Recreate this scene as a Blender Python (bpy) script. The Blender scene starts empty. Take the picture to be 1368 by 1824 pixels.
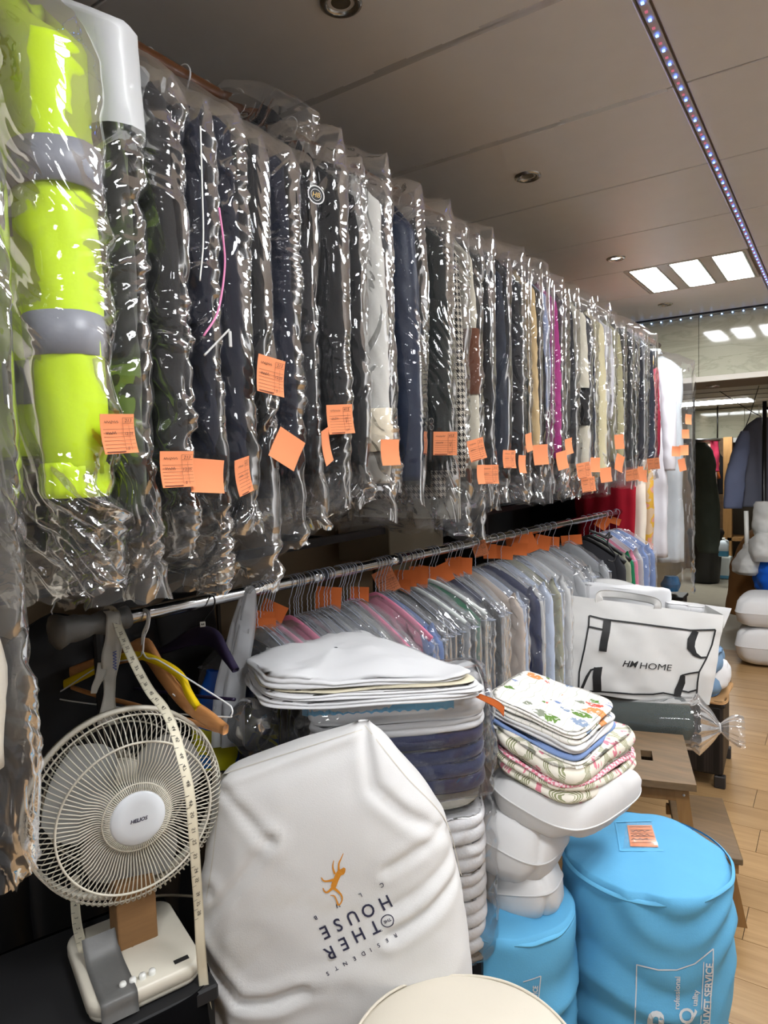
import bpy, math, random
import numpy as np
from mathutils import Matrix, Vector
from mathutils.bvhtree import BVHTree

SC = bpy.context.scene
COL = SC.collection
PI = math.pi
rng = np.random.default_rng(7)

# ------------------------------------------------------------------ camera
IW, IH = 1368, 1824
PCX, PCY = 684.0, 912.0
EYE = np.array([0.0, 0.0, 1.6])
_vx = np.array([-1100.0, 885.0]); _vy = np.array([1500.0, 800.0])
FPX = math.sqrt(-float((_vx - [PCX, PCY]) @ (_vy - [PCX, PCY])))
_a = -np.array([_vx[0] - PCX, _vx[1] - PCY, FPX]); _a /= np.linalg.norm(_a)
_b = np.array([_vy[0] - PCX, _vy[1] - PCY, FPX]); _b /= np.linalg.norm(_b)
_a = _a - (_a @ _b) * _b; _a /= np.linalg.norm(_a)
ROT = np.stack([_a, _b, np.cross(_a, _b)], 1)          # camera coords (x right, y down, z ahead) = ROT @ world
FWD = ROT.T @ [0, 0, 1]; RGT = ROT.T @ [1, 0, 0]; UPV = ROT.T @ [0, -1, 0]
cam_data = bpy.data.cameras.new('camera')
cam_data.sensor_fit = 'HORIZONTAL'; cam_data.sensor_width = 36.0
cam_data.lens = FPX / IW * 36.0
cam_data.clip_start = 0.02
cam = bpy.data.objects.new('camera', cam_data); COL.objects.link(cam)
cam.matrix_world = Matrix(((RGT[0], UPV[0], -FWD[0], EYE[0]), (RGT[1], UPV[1], -FWD[1], EYE[1]),
                           (RGT[2], UPV[2], -FWD[2], EYE[2]), (0, 0, 0, 1)))
SC.camera = cam

# ------------------------------------------------------------------ world, exposure
SC.view_settings.view_transform = 'Standard'
SC.view_settings.look = 'None'
SC.view_settings.gamma = 1.0
SC.view_settings.use_curve_mapping = False
SC.view_settings.exposure = 0.0
SC.cycles.transparent_max_bounces = 20
SC.cycles.max_bounces = 4
SC.cycles.diffuse_bounces = 3
SC.cycles.glossy_bounces = 2
SC.cycles.adaptive_threshold = 0.12
SC.cycles.use_light_tree = False
SC.cycles.caustics_reflective = False
SC.cycles.caustics_refractive = False
SC.cycles.use_denoising = True
wd = bpy.data.worlds.new('world'); SC.world = wd; wd.use_nodes = True
wd.node_tree.nodes['Background'].inputs[0].default_value = (0.5, 0.52, 0.55, 1)
wd.node_tree.nodes['Background'].inputs[1].default_value = 0.05
LAMP_STRENGTH = 58.0       # radiance of the fluorescent diffusers

def ray(x, y): return ROT.T @ np.array([(x - PCX) / FPX, (y - PCY) / FPX, 1.0])
def atX(x, y, X): d = ray(x, y); return EYE + d * (X / d[0])
def atY(x, y, Y): d = ray(x, y); return EYE + d * (Y / d[1])
def atZ(x, y, Z): d = ray(x, y); return EYE + d * ((Z - EYE[2]) / d[2])
def atD(x, y, D): return EYE + ray(x, y) * D
def proj(p):
    c = ROT @ (np.asarray(p, float) - EYE); return PCX + FPX * c[0] / c[2], PCY + FPX * c[1] / c[2], c[2]

# ------------------------------------------------------------------ text outlines (made first, while the scene is empty)
TEXTS = {}
def text2d(s, bold=0.0, shear=0.0, space=1.0):
    key = (s, bold, shear, space)
    if key in TEXTS: return TEXTS[key]
    cu = bpy.data.curves.new('lettering', 'FONT'); cu.body = s; cu.size = 1.0
    cu.shear = shear; cu.offset = bold; cu.space_character = space; cu.resolution_u = 3
    ob = bpy.data.objects.new('lettering', cu); COL.objects.link(ob)
    dg = bpy.context.evaluated_depsgraph_get()
    me = bpy.data.meshes.new_from_object(ob.evaluated_get(dg))
    V = np.array([v.co[:] for v in me.vertices]) if len(me.vertices) else np.zeros((0, 3))
    me.calc_loop_triangles()
    F = [tuple(t.vertices) for t in me.loop_triangles]
    bpy.data.objects.remove(ob); bpy.data.curves.remove(cu); bpy.data.meshes.remove(me)
    V = V[:, :2]
    c = (V.min(0) + V.max(0)) / 2; hgt = 0.73
    V = (V - [c[0], c[1] if len(s) == 1 and not s.isalnum() else (V.min(0)[1] + V.max(0)[1]) / 2]) / hgt   # cap height 1, centred
    TEXTS[key] = (V, F); return TEXTS[key]
for s in 'RESIDNTCLUBHO': text2d(s, 0.012)
for s in ('THE', 'HELIOS', '44', 'P', 'Q', 'rofessional', 'uality', 'DUVET SERVICE', 'HOME', 'HM'): text2d(s, 0.02)
text2d('HELIOS', 0.03, 0.25); text2d('HM', 0.02, 0.3); text2d('HOME', 0.0, 0.1); text2d('DUVET SERVICE', 0.03)
text2d('SERVICE', 0.03)
for n in list(range(1, 7)) + list(range(29, 59)): text2d(str(n), 0.0)
for s in ('213', '12.05', '415', '12', '5', 'LCL', '27', 'HB'): text2d(s, 0.0, 0.2)

# ------------------------------------------------------------------ noise
def _h(ix, iy, iz, seed):
    h = (ix * 374761393 + iy * 668265263 + iz * 1274126177 + seed * 974634777) & 0xffffffff
    h = ((h ^ (h >> 13)) * 1103515245) & 0xffffffff
    h = ((h ^ (h >> 16)) * 2654435761) & 0xffffffff
    return ((h ^ (h >> 15)) & 0xffffff) / float(0xffffff)
def vnoise(P, seed=0):
    P = np.asarray(P, float); i = np.floor(P).astype(np.int64); f = P - i; u = f * f * (3 - 2 * f)
    r = 0
    for dx in (0, 1):
        for dy in (0, 1):
            for dz in (0, 1):
                w = (u[..., 0] if dx else 1 - u[..., 0]) * (u[..., 1] if dy else 1 - u[..., 1]) * (u[..., 2] if dz else 1 - u[..., 2])
                r = r + w * _h(i[..., 0] + dx, i[..., 1] + dy, i[..., 2] + dz, seed)
    return r * 2 - 1
def fbm(P, seed=0, octv=3):
    r = 0; a = 1.0; P = np.asarray(P, float)
    for k in range(octv): r = r + a * vnoise(P * 2 ** k, seed + k * 17); a *= 0.5
    return r / 1.75
def tri(x): return np.abs((x % 1.0) * 2 - 1) * 2 - 1
def crumple(u, v, seed, n=6, f0=3.0, f1=14.0):
    """sharp film creases: warped triangle waves of many directions (metres in, about -1..1 out)"""
    r = np.random.default_rng(seed); d = 0; S = 0
    P = np.stack([u * 5, v * 5, np.zeros_like(u) + seed * 3.7], -1)
    wx = vnoise(P, seed); wy = vnoise(P + 31.3, seed + 5)
    for k in range(n):
        a = r.uniform(0, PI); f = f0 * (f1 / f0) ** (k / max(1, n - 1)); A = 1.0 / f
        m = 0.35 + 0.65 * np.clip(vnoise(P * 0.9 + 7.7 * k, seed + 11 * k) + .4, 0, 1)
        d = d + A * m * tri(f * ((u + .05 * wx) * math.cos(a) + (v + .05 * wy) * math.sin(a)) + r.uniform()); S += A
    return d / S

# ------------------------------------------------------------------ mesh and object helpers
def gridF(nu, nv, wrap=False, off=0):
    """nu rings of nv points -> quads"""
    i = np.arange(nu - 1)[:, None]; j = np.arange(nv if wrap else nv - 1)[None, :]
    j2 = (j + 1) % nv
    q = np.stack([i * nv + j, i * nv + j2, (i + 1) * nv + j2, (i + 1) * nv + j], -1).reshape(-1, 4)
    return q + off
def mesh(name, V, F, smooth=True, uv=None):
    me = bpy.data.meshes.new(name)
    V = np.asarray(V, dtype=np.float32).reshape(-1, 3)
    if isinstance(F, np.ndarray):
        n, k = F.shape
        me.vertices.add(len(V)); me.vertices.foreach_set('co', V.ravel())
        me.loops.add(n * k); me.loops.foreach_set('vertex_index', F.astype(np.int32).ravel())
        me.polygons.add(n); me.polygons.foreach_set('loop_start', np.arange(0, n * k, k, dtype=np.int32))
        me.update(calc_edges=True)
    else:
        me.from_pydata([tuple(map(float, v)) for v in V], [], [tuple(int(i) for i in f) for f in F])
    me.validate()
    if uv is not None:
        ul = me.uv_layers.new(name='UVMap')
        li = np.zeros(len(me.loops), dtype=np.int32); me.loops.foreach_get('vertex_index', li)
        ul.data.foreach_set('uv', np.asarray(uv, dtype=np.float32)[li].ravel())
    me.polygons.foreach_set('use_smooth', np.full(len(me.polygons), bool(smooth)))
    me.update()
    return me
MW = {}
def put(name, me, mat=None, parent=None, local=False, M=None):
    """link a mesh as one object; vertices are in world space unless local"""
    o = bpy.data.objects.new(name, me); COL.objects.link(o)
    if mat is not None and len(me.materials) == 0: me.materials.append(mat)
    if M is not None: o.matrix_basis = M
    if parent is not None:
        o.parent = parent
        if not local: o.matrix_parent_inverse = MW.get(parent.name, Matrix()).inverted()
    MW[o.name] = (MW.get(parent.name, Matrix()) @ o.matrix_basis) if (local and parent is not None) else o.matrix_basis.copy()
    return o
def mk(name, V, F, mat=None, parent=None, smooth=True, local=False, uv=None, M=None):
    return put(name, mesh(name, V, F, smooth, uv), mat, parent, local, M)
def tag(o, label, cat=None, group=None, kind=None):
    o['label'] = label
    if cat: o['category'] = cat
    if group: o['group'] = group
    if kind: o['kind'] = kind
    return o
def thing(name, label, cat, loc=(0, 0, 0), rz=0.0, group=None, M=None):
    o = bpy.data.objects.new(name, None); COL.objects.link(o)
    o.empty_display_size = 0.05
    o.matrix_basis = M if M is not None else Matrix.Translation(Vector(loc)) @ Matrix.Rotation(rz, 4, 'Z')
    MW[o.name] = o.matrix_basis.copy()
    tag(o, label, cat, group); return o
def struct(o): o['kind'] = 'structure'; return o

class MB:
    """collects pieces of one mesh"""
    def __init__(s): s.V = []; s.F = []; s.n = 0
    def add(s, V, F):
        V = np.asarray(V, float).reshape(-1, 3); s.V.append(V)
        s.F += [tuple(int(i) + s.n for i in f) for f in F]; s.n += len(V); return s
    def box(s, c, h, R=None):
        x, y, z = h
        V = np.array([[a * x, b * y, d * z] for a in (-1, 1) for b in (-1, 1) for d in (-1, 1)], float)
        if R is not None: V = V @ np.asarray(R).T
        return s.add(V + np.asarray(c, float), [(0, 1, 3, 2), (4, 6, 7, 5), (0, 4, 5, 1), (2, 3, 7, 6), (0, 2, 6, 4), (1, 5, 7, 3)])
    def tube(s, P, r, n=8, close=False, cap=True):
        V, F = tubeVF(P, r, n, close, cap); return s.add(V, F)
    def make(s, name, mat=None, parent=None, smooth=False, local=False):
        return mk(name, np.concatenate(s.V), s.F, mat, parent, smooth, local)
def tubeVF(P, r, n=8, close=False, cap=True):
    P = np.asarray(P, float); m = len(P); r = np.broadcast_to(np.asarray(r, float), (m,))
    T = np.roll(P, -1, 0) - np.roll(P, 1, 0) if close else np.gradient(P, axis=0)
    T /= np.linalg.norm(T, axis=1)[:, None] + 1e-12
    u = np.cross(T[0], [0, 0, 1.0]);
    if np.linalg.norm(u) < .1: u = np.cross(T[0], [1.0, 0, 0])
    u /= np.linalg.norm(u); V = []
    a = np.arange(n) * 2 * PI / n
    for k in range(m):
        u = u - (u @ T[k]) * T[k]; u /= np.linalg.norm(u) + 1e-12; w = np.cross(T[k], u)
        V.append(P[k] + r[k] * (np.cos(a)[:, None] * u + np.sin(a)[:, None] * w))
    V = np.concatenate(V); F = [tuple(f) for f in gridF(m, n, True)]
    if close:
        F += [((m - 1) * n + j, (m - 1) * n + (j + 1) % n, (j + 1) % n, j) for j in range(n)]
    elif cap:
        F += [tuple(range(n))[::-1], tuple((m - 1) * n + j for j in range(n))]
    return V, F
def smoothpath(P, n=40):
    """Catmull-Rom through the points"""
    P = np.asarray(P, float); Q = np.vstack([2 * P[0] - P[1], P, 2 * P[-1] - P[-2]]); out = []
    m = len(P) - 1
    for t in np.linspace(0, m, n):
        i = min(int(t), m - 1); f = t - i; a, b, c, d = Q[i:i + 4]
        out.append(.5 * ((2 * b) + (-a + c) * f + (2 * a - 5 * b + 4 * c - d) * f ** 2 + (-a + 3 * b - 3 * c + d) * f ** 3))
    return np.array(out)
def bevel_box(name, c, h, mat, parent=None, bev=.006, seg=2, R=None, local=False):
    """box with rounded edges from a superellipse-free grid: 8 corners each split into a small patch"""
    import bmesh
    bm = bmesh.new(); bmesh.ops.create_cube(bm, size=1)
    for v in bm.verts: v.co = Vector((v.co.x * 2 * h[0], v.co.y * 2 * h[1], v.co.z * 2 * h[2]))
    bmesh.ops.bevel(bm, geom=list(bm.edges), offset=bev, segments=seg, affect='EDGES', profile=.5)
    if R is not None: bmesh.ops.transform(bm, matrix=Matrix([list(r) for r in R]).to_4x4(), verts=bm.verts)
    bmesh.ops.translate(bm, vec=Vector(tuple(float(q) for q in c)), verts=bm.verts)
    me = bpy.data.meshes.new(name); bm.to_mesh(me); bm.free()
    return put(name, me, mat, parent, local)
def lathe(name, prof, mat, parent=None, n=48, c=(0, 0, 0), R=None, local=False, smooth=True, fn=None):
    prof = np.asarray(prof, float); a = np.arange(n) * 2 * PI / n
    V = np.stack([prof[:, 0][:, None] * np.cos(a), prof[:, 0][:, None] * np.sin(a), np.repeat(prof[:, 1][:, None], n, 1)], -1)
    if fn is not None: V = fn(V)
    V = V.reshape(-1, 3)
    if R is not None: V = V @ np.asarray(R).T
    V = V + np.asarray(c, float)
    F = [tuple(f) for f in gridF(len(prof), n, True)]
    return mk(name, V, F, mat, parent, smooth, local)
def frame_from(nrm, up=(0, 0, 1)):
    z = np.asarray(nrm, float); z = z / np.linalg.norm(z); x = np.cross(up, z); x /= np.linalg.norm(x); y = np.cross(z, x)
    return np.stack([x, y, z], 1)
def bvh_of(o):
    me = o.data
    return BVHTree.FromPolygons([tuple(o.matrix_basis @ v.co) for v in me.vertices], [tuple(p.vertices) for p in me.polygons])
def decal(name, polys, bvh, mat, parent, off=.0012, sub=1, fallback=1.5):
    """lays flat artwork (pixel outlines) onto a built surface"""
    VV = []; FF = []; n = 0
    for V, F in polys:
        V = [tuple(v) for v in V]; F = [tuple(f) for f in F]
        for _ in range(sub):
            mid = {}; G = []
            def m_(a, b):
                k = (min(a, b), max(a, b))
                if k not in mid:
                    mid[k] = len(V); V.append(((V[a][0] + V[b][0]) / 2, (V[a][1] + V[b][1]) / 2))
                return mid[k]
            for f in F:
                if len(f) == 4: tr = [(f[0], f[1], f[2]), (f[0], f[2], f[3])]
                else: tr = [f]
                for a, b, c in tr:
                    ab, bc, ca = m_(a, b), m_(b, c), m_(c, a)
                    G += [(a, ab, ca), (ab, b, bc), (ca, bc, c), (ab, bc, ca)]
            F = G
        for (x, y) in V:
            d = ray(x, y); dn = Vector(tuple(d)).normalized()
            hit = bvh.ray_cast(Vector(tuple(EYE)), dn)
            if hit[0] is None: p = EYE + d * fallback
            else:
                nn = hit[1] if hit[1].dot(dn) < 0 else -hit[1]
                p = np.array(hit[0] + nn * off)
            VV.append(p)
        FF += [tuple(i + n for i in f) for f in F]; n += len(V)
    return mk(name, VV, FF, mat, parent, smooth=False)
def stroke(P, w):
    """pixel polyline of width w -> outline quads"""
    P = np.asarray(P, float); w = np.broadcast_to(np.asarray(w, float), (len(P),))
    T = np.gradient(P, axis=0); T /= np.linalg.norm(T, axis=1)[:, None] + 1e-9
    N = np.stack([-T[:, 1], T[:, 0]], 1) * (w / 2)[:, None]
    V = np.concatenate([P + N, P - N]); m = len(P)
    return V, [(i, i + 1, m + i + 1, m + i) for i in range(m - 1)]
def place_text(s, cx, cy, hgt, d=(1, 0), bold=0.0, shear=0.0, space=1.0, xs=1.0):
    """text outline in pixels; d = reading direction, cap height hgt"""
    V, F = text2d(s, bold, shear, space); d = np.asarray(d, float); d = d / np.linalg.norm(d); up = np.array([d[1], -d[0]])
    return np.array([cx, cy]) + hgt * (V[:, :1] * xs * d + V[:, 1:] * up), F
# ------------------------------------------------------------------ materials
def srgb(r, g, b):
    f = lambda c: (c / 255 / 12.92) if c / 255 <= .04045 else ((c / 255 + .055) / 1.055) ** 2.4
    return (f(r), f(g), f(b), 1.0)
MATS = {}
class NT:
    def __init__(s, name):
        s.m = bpy.data.materials.new(name); s.m.use_nodes = True; s.t = s.m.node_tree
        for n in list(s.t.nodes): s.t.nodes.remove(n)
        s.out = s.t.nodes.new('ShaderNodeOutputMaterial')
    def n(s, typ, **kw):
        nd = s.t.nodes.new('ShaderNode' + typ)
        for k, v in kw.items():
            if k.startswith('i_'):
                key = k[2:].replace('_', ' ')
                nd.inputs[int(key) if key.isdigit() else key].default_value = v
            else: setattr(nd, k, v)
        return nd
    def l(s, a, b): s.t.links.new(a, b); return s
    def math(s, op, a, b=None, c=None):
        nd = s.t.nodes.new('ShaderNodeMath'); nd.operation = op
        for k, v in enumerate((a, b, c)):
            if v is None: continue
            if hasattr(v, 'links'): s.l(v, nd.inputs[k])
            else: nd.inputs[k].default_value = v
        return nd.outputs[0]
    def mix(s, fac, a, b):
        nd = s.t.nodes.new('ShaderNodeMix'); nd.data_type = 'RGBA'
        for sock, v in ((nd.inputs[0], fac), (nd.inputs[6], a), (nd.inputs[7], b)):
            if hasattr(v, 'links'): s.l(v, sock)
            else: sock.default_value = v
        return nd.outputs[2]
def bsdf(T, col, rough=.8, metal=0.0, spec=.5, bump=None, sheen=0.0, emit=None, estr=0.0):
    p = T.n('BsdfPrincipled')
    if hasattr(col, 'links'): T.l(col, p.inputs['Base Color'])
    else: p.inputs['Base Color'].default_value = col
    if hasattr(rough, 'links'): T.l(rough, p.inputs['Roughness'])
    else: p.inputs['Roughness'].default_value = rough
    p.inputs['Metallic'].default_value = metal
    p.inputs['Specular IOR Level'].default_value = spec
    if sheen: p.inputs['Sheen Weight'].default_value = sheen
    if bump is not None: T.l(bump, p.inputs['Normal'])
    if emit is not None:
        p.inputs['Emission Color'].default_value = emit; p.inputs['Emission Strength'].default_value = estr
    T.l(p.outputs[0], T.out.inputs[0]); return p
def bumpn(T, height, strength=.3, dist=.002):
    b = T.n('Bump'); b.inputs['Strength'].default_value = strength; b.inputs['Distance'].default_value = dist
    T.l(height, b.inputs['Height']); return b.outputs[0]
def fabric(name, rgb, rough=.9, var=.12, scale=6.0, weave=350.0, bump=.25, sheen=.0, spec=.25):
    if name in MATS: return MATS[name]
    T = NT(name); tc = T.n('TexCoord')
    no = T.n('TexNoise', i_Scale=scale, i_Detail=3.0); T.l(tc.outputs['Object'], no.inputs['Vector'])
    c = np.array(srgb(*rgb)); lo = tuple(c[:3] * (1 - var)) + (1,); hi = tuple(np.minimum(c[:3] * (1 + var), 1)) + (1,)
    col = T.mix(no.outputs[0], lo, hi)
    w = T.n('TexNoise', i_Scale=weave, i_Detail=1.0); T.l(tc.outputs['Object'], w.inputs['Vector'])
    bsdf(T, col, rough, 0, spec, bumpn(T, w.outputs[0], bump, .001), sheen)
    MATS[name] = T.m; return T.m
def plain(name, rgb, rough=.5, metal=0.0, spec=.5, dirt=0.0, bump=0.0, bscale=80.0):
    if name in MATS: return MATS[name]
    T = NT(name); tc = T.n('TexCoord'); c = srgb(*rgb); col = c
    no = T.n('TexNoise', i_Scale=12.0, i_Detail=4.0); T.l(tc.outputs['Object'], no.inputs['Vector'])
    col = T.mix(no.outputs[0], tuple(np.array(c[:3]) * (1 - dirt - .03)) + (1,), c)
    bn = None
    if bump:
        n2 = T.n('TexNoise', i_Scale=bscale, i_Detail=2.0); T.l(tc.outputs['Object'], n2.inputs['Vector'])
        bn = bumpn(T, n2.outputs[0], bump, .002)
    bsdf(T, col, rough, metal, spec, bn)
    MATS[name] = T.m; return T.m
def film(name, haze=.032, tint=(.98, .982, .986, 1), rough=.045, gain=.6, base=.012, **kw):
    """thin clear polythene: see-through, glossy by Fresnel, slightly milky (its creases are geometry)"""
    if name in MATS: return MATS[name]
    T = NT(name)
    fr = T.n('Fresnel', i_IOR=1.5)
    fac = T.math('MINIMUM', T.math('MULTIPLY_ADD', fr.outputs[0], gain, base), .6)
    gl = T.n('BsdfGlossy', i_Roughness=rough); gl.inputs['Color'].default_value = (1, 1, 1, 1)
    tr = T.n('BsdfTransparent'); tr.inputs['Color'].default_value = tint
    m1 = T.n('MixShader'); T.l(fac, m1.inputs[0]); T.l(tr.outputs[0], m1.inputs[1]); T.l(gl.outputs[0], m1.inputs[2])
    df = T.n('BsdfDiffuse'); df.inputs['Color'].default_value = (.85, .86, .88, 1)
    tl = T.n('BsdfTranslucent'); tl.inputs['Color'].default_value = (.85, .86, .88, 1)
    m2 = T.n('MixShader', i_0=.4); T.l(df.outputs[0], m2.inputs[1]); T.l(tl.outputs[0], m2.inputs[2])
    m3 = T.n('MixShader', i_0=haze); T.l(m1.outputs[0], m3.inputs[1]); T.l(m2.outputs[0], m3.inputs[2])
    T.l(m3.outputs[0], T.out.inputs[0]); MATS[name] = T.m; return T.m
def emitm(name, rgb, s):
    if name in MATS: return MATS[name]
    T = NT(name); e = T.n('Emission', i_Strength=s); e.inputs[0].default_value = srgb(*rgb)
    T.l(e.outputs[0], T.out.inputs[0]); MATS[name] = T.m
    if 'diode' in name: T.m.cycles.emission_sampling = 'NONE'
    return T.m
def wood(name, a, b, scale=(2, 30, 30), rough=.45, bump=.08):
    if name in MATS: return MATS[name]
    T = NT(name); tc = T.n('TexCoord'); mp = T.n('Mapping'); mp.inputs['Scale'].default_value = scale
    oi = T.n('ObjectInfo'); ad = T.n('VectorMath', operation='ADD'); T.l(tc.outputs['Object'], ad.inputs[0])
    cr = T.n('CombineXYZ'); r10 = T.math('MULTIPLY', oi.outputs['Random'], 37.0)
    for k in range(3): T.l(r10, cr.inputs[k])
    T.l(cr.outputs[0], ad.inputs[1]); T.l(ad.outputs[0], mp.inputs[0])
    n1 = T.n('TexNoise', i_Scale=1.0, i_Detail=5.0, i_Distortion=.6); T.l(mp.outputs[0], n1.inputs['Vector'])
    n2 = T.n('TexNoise', i_Scale=4.5, i_Detail=2.0); T.l(mp.outputs[0], n2.inputs['Vector'])
    f = T.math('MULTIPLY_ADD', n2.outputs[0], .35, T.math('MULTIPLY', n1.outputs[0], .65))
    ramp = T.n('ValToRGB'); T.l(f, ramp.inputs[0])
    ramp.color_ramp.elements[0].position = .3; ramp.color_ramp.elements[0].color = srgb(*a)
    ramp.color_ramp.elements[1].position = .7; ramp.color_ramp.elements[1].color = srgb(*b)
    col = T.mix(T.math('MULTIPLY', oi.outputs['Random'], .28), ramp.outputs[0], srgb(*[c * .8 for c in a]))
    bsdf(T, col, rough, 0, .4, bumpn(T, f, bump, .002)); MATS[name] = T.m; return T.m
def marble(name):
    T = NT(name); tc = T.n('TexCoord')
    n1 = T.n('TexNoise', i_Scale=1.6, i_Detail=6.0, i_Distortion=1.2); T.l(tc.outputs['Object'], n1.inputs['Vector'])
    mp = T.n('Mapping'); mp.inputs['Rotation'].default_value = (0, .7, 0); mp.inputs['Scale'].default_value = (1, 1, 3); T.l(tc.outputs['Object'], mp.inputs[0])
    n2 = T.n('TexNoise', i_Scale=1.7, i_Detail=5.0, i_Distortion=2.0); T.l(mp.outputs[0], n2.inputs['Vector'])
    vein = T.math('SUBTRACT', 1.0, T.math('MINIMUM', T.math('MULTIPLY', T.math('ABSOLUTE', T.math('SUBTRACT', n2.outputs[0], .5)), 22.0), 1.0))
    base = T.mix(n1.outputs[0], srgb(168, 166, 146), srgb(194, 194, 174))
    col = T.mix(T.math('MULTIPLY', vein, .3), base, srgb(124, 122, 102))
    bsdf(T, col, .06, 0, .5); MATS[name] = T.m; return T.m
def houndstooth(name):
    T = NT(name); tc = T.n('TexCoord'); sx = T.n('SeparateXYZ'); mp = T.n('Mapping')
    mp.inputs['Scale'].default_value = (62, 62, 62); T.l(tc.outputs['Object'], mp.inputs[0]); T.l(mp.outputs[0], sx.inputs[0])
    a = T.math('ADD', sx.outputs[0], sx.outputs[1]); b = sx.outputs[2]
    fa = T.math('FRACT', a); fb = T.math('FRACT', b)
    A = T.math('GREATER_THAN', fa, .5); B = T.math('GREATER_THAN', fb, .5)
    dg = T.math('GREATER_THAN', T.math('FRACT', T.math('MULTIPLY', T.math('ADD', a, b), 2.0)), .5)
    same = T.math('MULTIPLY', A, B)
    diff = T.math('ABSOLUTE', T.math('SUBTRACT', A, B))
    f = T.math('ADD', same, T.math('MULTIPLY', diff, dg))
    col = T.mix(f, srgb(190, 182, 168), srgb(26, 25, 26)); bsdf(T, col, .95, 0, .2); MATS[name] = T.m; return T.m
def camo(name):
    T = NT(name); tc = T.n('TexCoord'); mp = T.n('Mapping'); mp.inputs['Scale'].default_value = (9, 9, 4.5); T.l(tc.outputs['Object'], mp.inputs[0])
    n1 = T.n('TexNoise', i_Scale=1.0, i_Detail=2.0, i_Distortion=1.5); T.l(mp.outputs[0], n1.inputs['Vector'])
    r = T.n('ValToRGB'); r.color_ramp.interpolation = 'CONSTANT'; T.l(n1.outputs[0], r.inputs[0])
    e = r.color_ramp.elements; e[0].color = srgb(28, 30, 24); e[1].position = .47; e[1].color = srgb(44, 54, 26)
    for p, c in ((.54, (84, 106, 30)), (.62, (36, 40, 26)), (.7, (70, 84, 34))):
        q = e.new(p); q.color = srgb(*c)
    bsdf(T, r.outputs[0], .95, 0, .15, sheen=.3); MATS[name] = T.m; return T.m
def floral_quilt(name):
    """cream print: lattice of olive leaf sprigs with pink flower heads in the cells (UV in metres)"""
    T = NT(name); uv = T.n('UVMap'); mp = T.n('Mapping'); mp.inputs['Scale'].default_value = (13, 13, 13); mp.inputs['Rotation'].default_value = (0, 0, .78)
    T.l(uv.outputs[0], mp.inputs[0]); nz = T.n('TexNoise', i_Scale=2.0, i_Detail=2.0); T.l(mp.outputs[0], nz.inputs['Vector'])
    ad = T.n('VectorMath', operation='MULTIPLY_ADD'); T.l(nz.outputs['Color'], ad.inputs[0]); ad.inputs[1].default_value = (.25, .25, 0); T.l(mp.outputs[0], ad.inputs[2])
    sx = T.n('SeparateXYZ'); T.l(ad.outputs[0], sx.inputs[0])
    fx = T.math('ABSOLUTE', T.math('SUBTRACT', T.math('FRACT', sx.outputs[0]), .5)); fy = T.math('ABSOLUTE', T.math('SUBTRACT', T.math('FRACT', sx.outputs[1]), .5))
    big = T.math('MAXIMUM', fx, fy)
    serr = T.n('TexWave', i_Scale=5.0, i_Distortion=3.0); T.l(mp.outputs[0], serr.inputs['Vector'])
    leaf = T.math('MULTIPLY', T.math('GREATER_THAN', big, .4), T.math('GREATER_THAN', serr.outputs[0], .35))
    vo = T.n('TexVoronoi', i_Scale=5.5); T.l(ad.outputs[0], vo.inputs['Vector'])
    rad = T.math('SQRT', T.math('ADD', T.math('MULTIPLY', fx, fx), T.math('MULTIPLY', fy, fy)))
    # fx is 0 at cell middle
    flo = T.math('MULTIPLY', T.math('LESS_THAN', rad, .27), T.math('LESS_THAN', vo.outputs['Distance'], .42))
    c0 = T.mix(leaf, srgb(232, 226, 212), srgb(146, 150, 112))
    c1 = T.mix(flo, c0, srgb(222, 138, 152)); bsdf(T, c1, .9, 0, .2); MATS[name] = T.m; return T.m
def floral_linen(name):
    T = NT(name); uv = T.n('UVMap'); mp = T.n('Mapping'); mp.inputs['Scale'].default_value = (19, 19, 19); T.l(uv.outputs[0], mp.inputs[0])
    nz = T.n('TexNoise', i_Scale=3.0, i_Detail=3.0); T.l(mp.outputs[0], nz.inputs['Vector'])
    ad = T.n('VectorMath', operation='MULTIPLY_ADD'); T.l(nz.outputs['Color'], ad.inputs[0]); ad.inputs[1].default_value = (.5, .5, 0); T.l(mp.outputs[0], ad.inputs[2])
    vo = T.n('TexVoronoi', i_Scale=1.0); vo.inputs['Randomness'].default_value = .9; T.l(ad.outputs[0], vo.inputs['Vector'])
    sx = T.n('SeparateXYZ'); T.l(vo.outputs['Color'], sx.inputs[0])
    r = T.n('ValToRGB'); r.color_ramp.interpolation = 'CONSTANT'; T.l(sx.outputs[0], r.inputs[0]); e = r.color_ramp.elements
    e[0].color = srgb(112, 134, 178); e[1].position = .25; e[1].color = srgb(98, 132, 62)
    for p, c in ((.45, (206, 92, 78)), (.6, (136, 152, 176)), (.75, (222, 148, 92)), (.88, (132, 138, 120))): q = e.new(p); q.color = srgb(*c)
    th = T.math('MULTIPLY_ADD', sx.outputs[1], .30, .20)
    m = T.math('LESS_THAN', vo.outputs['Distance'], th)
    fine = T.n('TexVoronoi', i_Scale=6.0); T.l(ad.outputs[0], fine.inputs['Vector'])
    m = T.math('MULTIPLY', m, T.math('LESS_THAN', fine.outputs['Distance'], .72))
    st = T.n('TexWave', i_Scale=.7, i_Distortion=6.0, i_Detail=1.0); T.l(mp.outputs[0], st.inputs['Vector'])
    stem = T.math('MULTIPLY', T.math('GREATER_THAN', st.outputs[0], .992), .5)
    c0 = T.mix(stem, srgb(228, 224, 216), srgb(120, 140, 96)); bsdf(T, T.mix(m, c0, r.outputs[0]), .9, 0, .2); MATS[name] = T.m; return T.m
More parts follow.
